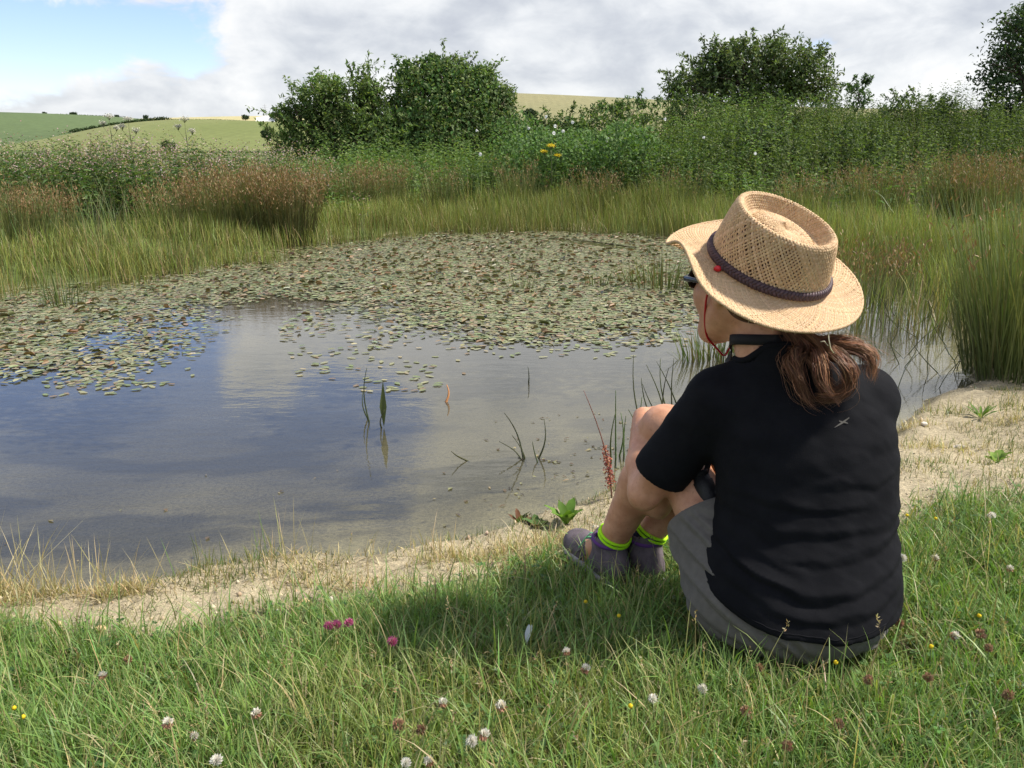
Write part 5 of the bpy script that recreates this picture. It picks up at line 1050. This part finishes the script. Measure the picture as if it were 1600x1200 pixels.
shorts = child('shorts', mesh('shorts', V, [Q], None, True, M_short))
# --- socks and shoes
M_sock = simplemat('dark_sock', (.022, .02, .035), .9, .1, (500, .4)); M_cuff = simplemat('neon_cuff', (.42, .85, .02), .8, .2, (500, .3)); M_shoe = simplemat('trainer_mesh', (.115, .095, .108), .75, .25, (450, .5), .22, 45); M_purple = simplemat('purple_lining', (.11, .045, .19), .8, .2, (400, .4)); M_sole = simplemat('sole_rubber', (.30, .28, .30), .7, .3, (80, .3), .2, 30); M_lace = simplemat('green_lace', (.18, .62, .30), .7, .2); M_over = simplemat('shoe_overlay', (.09, .075, .10), .5, .4)
def shoe(ank, knee, dirx, label):
    gz = float(height(ank[0] + dirx[0] * .06, ank[1] + dirx[1] * .06)) - .004; gz = max(gz, ank[2] - .085); a = nrm(v3(*dirx, 0)); l = v3(-a[1], a[0], 0); M_ = np.stack([a, l, U], 1); O = v3(ank[0], ank[1], gz)
    T = lambda *q: O + M_ @ np.array(q, float)
    H = ank[2] - gz; root = child('shoe', None, None) if False else None
    f = Field(O + [-.24, -.24, -.02], O + [.24, .24, .16], .004)
    f.ell(T(-.032, 0, .040), (.046, .035, .048), .02, M_); f.ell(T(.045, 0, .036), (.080, .039, .046), .02, M_); f.ell(T(.125, .004, .024), (.070, .043, .036), .025, M_); f.ell(T(.15, .004, .03), (.045, .040, .030), .02, M_)
    f.cone(T(.0, 0, .05), T(-.004, 0, H + .022), .044, .043, .02); f.cone(T(.055, 0, .062), T(.012, 0, H + .020), .030, .026, .02)
    f.cone(T(0, 0, H - .01), T(-.004, 0, H + .06), .036, .040, .004, 'sub'); f.cut(lambda P: (gz + .014) - P[..., 2], .004)
    V, Q = f.nets(2); up = child('shoe', mesh('shoe', V, [Q], None, True, M_shoe)); up['label'] = label
    f = Field(O + [-.24, -.24, -.02], O + [.24, .24, .08], .004); f.ell(T(-.03, 0, .012), (.054, .041, .05), .02, M_); f.ell(T(.05, 0, .012), (.09, .042, .05), .03, M_); f.ell(T(.128, .004, .012), (.075, .050, .05), .02, M_); f.cut(lambda P: np.abs(P[..., 2] - gz - .009) - .012, .005)
    V, Q = f.nets(1); child('sole', mesh('sole', V, [Q], None, True, M_sole), up)
    g = G(); th = np.linspace(0, 2 * math.pi, 25); tube(g, [T(-.003 + .041 * math.cos(t), .041 * math.sin(t), H + .020 + .006 * math.cos(t)) for t in th], .0058, 8, cap=False); child('collar', g.mesh('collar', M_purple, True), up)
    g = G()
    for k in range(5):
        q = k / 4; xa = .040 + .065 * q; zt = .094 - .040 * q + (H - .07) * .4 * (1 - q)
        for sg in (-1, 1): tube(g, [T(xa - .008, -sg * .024, zt - .012), T(xa, 0, zt + .001), T(xa + .008, sg * .024, zt - .012)], .0019, 5)
    for sg in (-1, 1): tube(g, [T(.036, sg * .004, .096), T(.05, sg * .026, .104), T(.062, sg * .040, .080), T(.055, sg * .030, .074), T(.042, sg * .010, .092)], .0017, 5); tube(g, [T(.038, sg * .005, .096), T(.06, sg * .034, .088), T(.075, sg * .046, .055)], .0016, 5)
    child('laces', g.mesh('laces', M_lace, True), up)
    for sg in (-1, 1):
        g = G()
        for xa, xb in ((.03, .075), (.055, .105), (.005, .05)):
            tube(g, [T(xa, sg * .030, .070), T((xa + xb) / 2, sg * .0395, .045), T(xb, sg * .0425, .022)], [.0025, .0032, .0025], 6)
        child('side_overlay', g.mesh('side_overlay', M_over, True), up)
    sh = nrm(knee - ank); g = G(); P_ = [ank - sh * .03, ank - sh * .0, ank + sh * .025, ank + sh * .040]; tube(g, P_, [.038, .038, .038, .0378], 20); sk = child('sock', g.mesh('sock', M_sock, True))
    g = G(); u = nrm(np.cross(sh, v3(0, 1, 0))); w_ = np.cross(sh, u); tube(g, [ank + sh * (.042 + .003 * math.sin(t)) + (u * math.cos(t) + w_ * math.sin(t)) * .0385 for t in th], [.0042] * 25, 6, cap=False); tube(g, [ank + sh * .034 + (u * math.cos(t) + w_ * math.sin(t)) * .0388 for t in th], [.0040] * 25, 6, cap=False); child('cuff', g.mesh('cuff', M_cuff, True), sk)
shoe(ANKL, KNEL, (-.38, .92), 'left purple-grey trainer with green laces'); shoe(ANKR, KNER, (-.34, .94), 'right trainer, half hidden behind the left leg')

# --- hair
def strands(g, guide, n, root_r, tip_r, wave=.006, rad=.0011, cols=((.10, .042, .022), (.15, .065, .032), (.06, .028, .016)), M=22, freq=2.2, seed=0):
    r_ = np.random.default_rng(seed); gd = np.array(guide, float); t = np.linspace(0, len(gd) - 1, M); k = np.clip(t.astype(int), 0, len(gd) - 2); u = (t - k)[:, None]
    p0, p1, p2, p3 = gd[np.maximum(k - 1, 0)], gd[k], gd[k + 1], gd[np.minimum(k + 2, len(gd) - 1)]
    cen = .5 * (2 * p1 + (p2 - p0) * u + (2 * p0 - 5 * p1 + 4 * p2 - p3) * u ** 2 + (3 * p1 - p0 - 3 * p2 + p3) * u ** 3)
    s = np.linspace(0, 1, M); off = r_.normal(0, 1, (n, 3)); off /= np.maximum(1, np.linalg.norm(off, axis=1, keepdims=True)) ; off2 = off * .6 + r_.normal(0, .45, (n, 3))
    env = root_r * (1 - s)[None, :, None] * off[:, None] + (tip_r * s ** .7 * (1 - .45 * s ** 4))[None, :, None] * off2[:, None]
    ln = r_.uniform(.80, 1.0, n); P = cen[None] + env; ph = r_.normal(0, .7, (n, 1)); wv = wave * s * np.sin(s * 6.28 * freq + ph); wv2 = wave * .8 * s * np.cos(s * 6.28 * freq * 1.1 + ph * 1.3)
    P = P + wv[..., None] * np.array([1, 0, .2]) + wv2[..., None] * np.array([.1, -.6, .5]) + np.cumsum(r_.normal(0, .0006, (n, M, 3)), 1)
    tn = nrm(np.gradient(P, axis=1)); sd_ = nrm(np.cross(tn, np.array([.2, 1.0, .1]))); up_ = np.cross(sd_, tn); rr = rad * (1 - .75 * s ** 3)[None, :, None] * r_.uniform(.6, 1.3, (n, 1, 1)) * np.clip((r_.uniform(.45, 1.1, (n, 1)) - s[None]) / .15, .02, 1)[..., None]; a3 = np.arange(3) * 2.094
    V = P[:, :, None] + (sd_[:, :, None] * np.cos(a3)[:, None] + up_[:, :, None] * np.sin(a3)[:, None]) * rr[:, :, None]
    i, j = np.meshgrid(np.arange(M - 1), np.arange(3), indexing='ij'); q = np.stack([i * 3 + j, i * 3 + (j + 1) % 3, (i + 1) * 3 + (j + 1) % 3, (i + 1) * 3 + j], -1).reshape(-1, 4)
    Q = ((np.arange(n) * M * 3)[:, None, None] + q).reshape(-1, 4); c = pick(cols, n, None, .22, r_); g.add(V.reshape(-1, 3), None, Q, np.repeat(c, M * 3, 0) )
def locks(g, guide, nl, n, root_r, tip_r, sub, seed, wave=.007, cols=((.14, .06, .030), (.19, .085, .042), (.085, .037, .02), (.25, .12, .06)), rad=.00062):
    r_ = np.random.default_rng(seed); gd = np.array(guide, float); s = np.linspace(0, 1, len(gd))[:, None]
    for k in range(nl):
        o1 = nrm(r_.normal(0, 1, 3)) * r_.uniform(.3, 1); o2 = o1 * .7 + r_.normal(0, .4, 3); g2 = gd + o1 * root_r * (1 - s) + o2 * tip_r * s ** .7; g2[1:] += r_.normal(0, .004, (len(gd) - 1, 3)); c = np.array(cols)[r_.integers(0, len(cols), 3)]
        strands(g, g2[:max(3, len(gd) - (r_.random() < .25))], n, sub * .8, sub, wave * r_.uniform(.5, 1.3), rad, c, 16, r_.uniform(1.2, 2.3), seed * 100 + k)
def hp(px, py, Yd): return at_y(px, py, Yd)
m, b = newmat('brown_hair'); a = b.n('ShaderNodeAttribute', attribute_name='Col').outputs[0]; p = principled(b, a, .52, .35); p.inputs['Anisotropic'].default_value = .4; out(b, p.outputs[0]); M_hair = m
f = Field(HC0 - .16, HC0 + .16, .006); f.ell(hd(-.020, 0, .040), (.098, .082, .094), .02, Mh); f.ell(hd(-.045, 0, -.02), (.06, .066, .06), .03, Mh)
f.cut(lambda P: np.maximum(((P - HC0) @ F) - .045 - .0 * P[..., 2], (HC0[2] - .045) - P[..., 2] - .30 * ((P - HC0) @ -F)), .01); f.cut(lambda P: inhat(P) - .002, .01); V, Q = f.nets(2)
hairo = child('hair', mesh('hair', V, [Q], np.tile([[.07, .033, .02]], (len(V), 1)), True, M_hair))
g = G(); bk = hd(-.105, 0, -.02)
r0 = hp(1255, 512, 1.60); 
RT = hd(-.075, 0, -.045)
locks(g, [RT, hp(1280, 540, 1.565), hp(1325, 540, 1.535), hp(1358, 556, 1.522), hp(1362, 588, 1.522)], 13, 38, .012, .013, .006, 1)
locks(g, [RT, hp(1275, 540, 1.56), hp(1312, 556, 1.515), hp(1330, 588, 1.502), hp(1312, 614, 1.50), hp(1276, 620, 1.50)], 13, 38, .012, .014, .006, 2)
locks(g, [RT, hp(1265, 540, 1.56), hp(1282, 562, 1.512), hp(1286, 592, 1.500), hp(1308, 624, 1.498)], 12, 38, .012, .013, .006, 3)
locks(g, [RT, hp(1250, 540, 1.56), hp(1238, 562, 1.528), hp(1244, 594, 1.514), hp(1266, 632, 1.508)], 9, 40, .014, .009, .005, 4)
locks(g, [RT, hp(1240, 540, 1.565), hp(1228, 556, 1.548), hp(1236, 582, 1.532)], 6, 45, .012, .009, .005, 5)
for k_, gd_ in enumerate([[RT, hp(1290, 540, 1.56), hp(1340, 542, 1.525), hp(1362, 560, 1.518), hp(1366, 585, 1.52)], [RT, hp(1275, 540, 1.555), hp(1310, 565, 1.505), hp(1318, 605, 1.494), hp(1290, 630, 1.49)], [RT, hp(1245, 540, 1.56), hp(1232, 570, 1.525), hp(1250, 610, 1.512), hp(1280, 640, 1.508)]]):
    strands(g, gd_, 60, .014, .024, .010, .00032, ((.30, .15, .08), (.20, .095, .045)), 24, 1.7 + .2 * k_, 60 + k_)
child('ponytail', g.mesh('ponytail', M_hair, True), hairo)
g = G(); sp = [hp(1294, 512, 1.505), hp(1295, 530, 1.49), hp(1298, 545, 1.488), hp(1303, 552, 1.49)]; tube(g, sp, .0009, 4, (.6, .56, .45)); tube(g, [sp[1] - [0, 0, .012], hp(1288, 533, 1.49), hp(1282, 534, 1.49)], .0008, 4, (.6, .56, .45)); child('hair_straw', g.mesh('hair_straw', M_grass), hairo)

# --- straw hat
def weave(g, s0, s1, N, twist, M, wdt, amp, cols, lift=0.0):
    s = np.linspace(s0, s1, M); u = (s - s0) / (s1 - s0)
    for sg in (1, -1):
        i = np.arange(N)[:, None]; th = (i + rng.normal(0, .09, (N, 1))) * 2 * math.pi / N + sg * twist * (u - .5)[None]; S_ = np.broadcast_to(s, th.shape)
        P = hat(S_, th); nn = hatn(S_, th); jc = i + sg * N * 2 * twist * (u - .5)[None] / (2 * math.pi); P = P + nn * (sg * amp * np.cos(math.pi * (i + jc)) + lift)[..., None]
        tn = nrm(np.gradient(P, axis=1)); sd_ = nrm(np.cross(nn, tn)); ww = wdt * rng.uniform(.7, 1.25, (N, 1, 1))
        V = np.stack([P - sd_ * ww * .5, P + nn * wdt * .30, P + sd_ * ww * .5], 2)
        k, j = np.meshgrid(np.arange(M - 1), np.arange(2), indexing='ij'); q = np.stack([k * 3 + j, k * 3 + j + 1, (k + 1) * 3 + j + 1, (k + 1) * 3 + j], -1).reshape(-1, 4)
        c = pick(cols, N, None, .05); g.add(V.reshape(-1, 3), None, ((np.arange(N) * M * 3)[:, None, None] + q).reshape(-1, 4), np.repeat(c, M * 3, 0))
STR = [(.62, .435, .255), (.58, .40, .23), (.66, .475, .285), (.55, .38, .215)]
M_straw = leafmat('straw_weave', .6, .15, .3, (1, .9, .7))
g = G(); weave(g, SM * .97, SB, 88, 1.15, 76, .0041, .0012, STR); weave(g, .001, SM * 1.02, 40, 1.35, 56, .0036, .0010, STR); weave(g, SB * .99, .992, 132, .62, 64, .0047, .0012, STR)
hato = child('straw_hat', g.mesh('straw_hat', M_straw, True))
g = G(); th = np.linspace(0, 2 * math.pi, 361)
for k in range(3):
    ph = k * 2.094; s_ = .992 + .006 * np.sin(90 * th + ph); P = hat(np.clip(s_, 0, 1), th) + hatn(np.full_like(th, .99), th) * (.0016 * np.cos(90 * th + ph))[:, None]; tube(g, P, .0019, 5, STR[k], cap=False)
fth = rng.uniform(0, 6.28, 90); fp = hat(np.full(90, .99), fth); fo = nrm(fp - HB); leaves(g, fp, fo + rng.normal(0, .7, (90, 3)), hatn(np.full(90, .99), fth), rng.uniform(.003, .010, 90), .0012, pick(STR, 90))
child('brim_edge', g.mesh('brim_edge', M_straw, True), hato)
g = G(); th = np.linspace(0, 2 * math.pi, 601); M_band = vcolmat('plaited_leather', .55, .4)
for k in range(3):
    ph = k * 2.094; w1 = 34 * th + ph; s_ = SB - (.011 + .0058 * np.sin(w1)) / ds[-1]; P = hat(s_, th) + hatn(s_, th) * (.0035 + .0022 * np.sin(2 * w1 + .6))[:, None]; tube(g, P, .0036, 6, np.array((.060, .034, .040)) * (.85 + .2 * k), cap=False)
child('hat_band', g.mesh('hat_band', M_band, True), hato)
ths = np.linspace(0, 2 * math.pi, 720); pp = np.stack(project(hat(np.full(720, SB + .03), ths)), 1); tb = ths[np.argmin(np.linalg.norm(pp - [1123, 421], axis=1))]
pb = hat(np.array(SB + .03), np.array(tb)); nb = hatn(np.array(SB + .03), np.array(tb)); g = G(); ellipsoid(g, pb + nb * .007, (.008, .0065, .006), (.55, .012, .02), 14, 9); child('bead', g.mesh('bead', vcolmat('red_bead', .35, .5), True), hato)
g = G(); c_ = [pb - nb * .004, hd(.02, .078, -.01), hd(.035, .064, -.065), hd(.045, .045, -.105), hd(.04, .02, -.128), hd(.035, 0, -.150), hd(.04, -.02, -.128), hd(.03, -.066, -.06), hd(.0, -.08, .0)]
cc = np.array(c_); t = np.linspace(0, len(cc) - 1, 50); cs = np.stack([np.interp(t, np.arange(len(cc)), cc[:, k]) for k in range(3)], 1); ker = np.ones(5) / 5; cs = np.stack([np.convolve(np.pad(cs[:, k], 2, 'edge'), ker, 'valid') for k in range(3)], 1)
tube(g, cs, .0022, 6, (.42, .012, .018)); child('chin_cord', g.mesh('chin_cord', M_band, True), hato)
# --- sunglasses
g = G(); M_gl = simplemat('dark_plastic', (.008, .008, .009), .18, .6)
for s_ in (-1, 1): ellipsoid(g, hd(.096, s_ * .034, .008), (.0045, .031, .022), (.01, .01, .01), 16, 10, np.stack([nrm(F + Lf * s_ * .28), nrm(Lf - F * s_ * .28), U], 1))
sg_ = child('sunglasses', g.mesh('sunglasses', M_gl, True))
for s_ in (-1, 1):
    g = G(); tube(g, [hd(.086, s_ * .066, .012), hd(.078, s_ * .079, .013), hd(.02, s_ * .085, .013), hd(-.025, s_ * .086, .0)], [.007, .0055, .0035, .003], 8); child('temple', g.mesh('temple', M_gl, True), sg_)
g = G(); tube(g, [hd(.100, .012, .012), hd(.105, 0, .014), hd(.100, -.012, .012)], .003, 6); child('bridge', g.mesh('bridge', M_gl, True), sg_)

# --- binoculars in her lap, strap round the neck
M_bin = simplemat('binocular_rubber', (.014, .014, .016), .55, .4, (300, .4)); M_strap = simplemat('strap_webbing', (.008, .008, .010), .7, .3, (600, .3))
A0, A1 = at_y(1098, 752, 1.655), at_y(1130, 838, 1.605); bino = empty('binoculars', (A0 + A1) / 2, 'black binoculars hanging in the lap against the thigh', 'binoculars'); ax = nrm(A1 - A0); sd2 = nrm(np.cross(ax, v3(.3, .9, .2))); ct = (A0 + A1) / 2
for k in (0, 1):
    o_ = sd2 * .058 * k * -1; 
    if (o_ @ v3(1, 0, 0)) < 0: o_ = -o_
    g = G(); pts = [A0 - ct + o_ + ax * q for q in (-.018, -.002, .0, .02, .05, .085, .088, .115)]; tube(g, pts, [.017, .018, .021, .0215, .022, .024, .0255, .026], 20); br = obj('barrel', g.mesh('barrel', M_bin, True), bino)
    g = G(); tube(g, [pts[0] - ax * .004, pts[0] + ax * .006], [.0185, .0185], 20); obj('eyecup', g.mesh('eyecup', M_strap, True), br)
g = G(); q1 = A0 - ct; tube(g, [q1 + ax * .03, q1 + ax * .03 + nrm(o_) * .058], .010, 10); obj('hinge', g.mesh('hinge', M_bin, True), bino)
g = G()
def ribbon(pts, wv, w=.011):
    P = np.array(pts, float); t = np.linspace(0, len(P) - 1, 40); P = np.stack([np.interp(t, np.arange(len(P)), P[:, k]) for k in range(3)], 1); P = np.stack([np.convolve(np.pad(P[:, k], 2, 'edge'), ker, 'valid') for k in range(3)], 1)
    tn = nrm(np.gradient(P, axis=0)); wv = np.asarray(wv, float); W_ = nrm(wv - tn * (tn @ wv)[:, None]); nn = np.cross(tn, W_); V = np.stack([P - W_ * w, P - W_ * w + nn * .002, P + W_ * w + nn * .002, P + W_ * w], 1)
    k, j = np.meshgrid(np.arange(39), np.arange(4), indexing='ij'); g.add(V.reshape(-1, 3), None, np.stack([k * 4 + j, k * 4 + (j + 1) % 4, (k + 1) * 4 + (j + 1) % 4, (k + 1) * 4 + j], -1).reshape(-1, 4), (.01, .01, .01))
def nk(ph, z, r=.0640): 
    t = (z - .70) / .138; return v3(.50 - .032 * t + r * math.cos(ph), 1.605 + .038 * t + r * math.sin(ph), z)
ribbon([q - ct for q in [A0, v3(.44, 1.73, .56), v3(.425, 1.725, .67), nk(2.3, .735, .066), nk(2.8, .765, .063), nk(3.4, .776), nk(4.0, .782), nk(4.7, .784), nk(5.4, .782), nk(6.1, .770), nk(6.9, .735, .066), v3(.53, 1.73, .62), A0 + o_]], (0.05, .25, 1.0), .010)
obj('strap', g.mesh('strap', M_strap, True), bino)
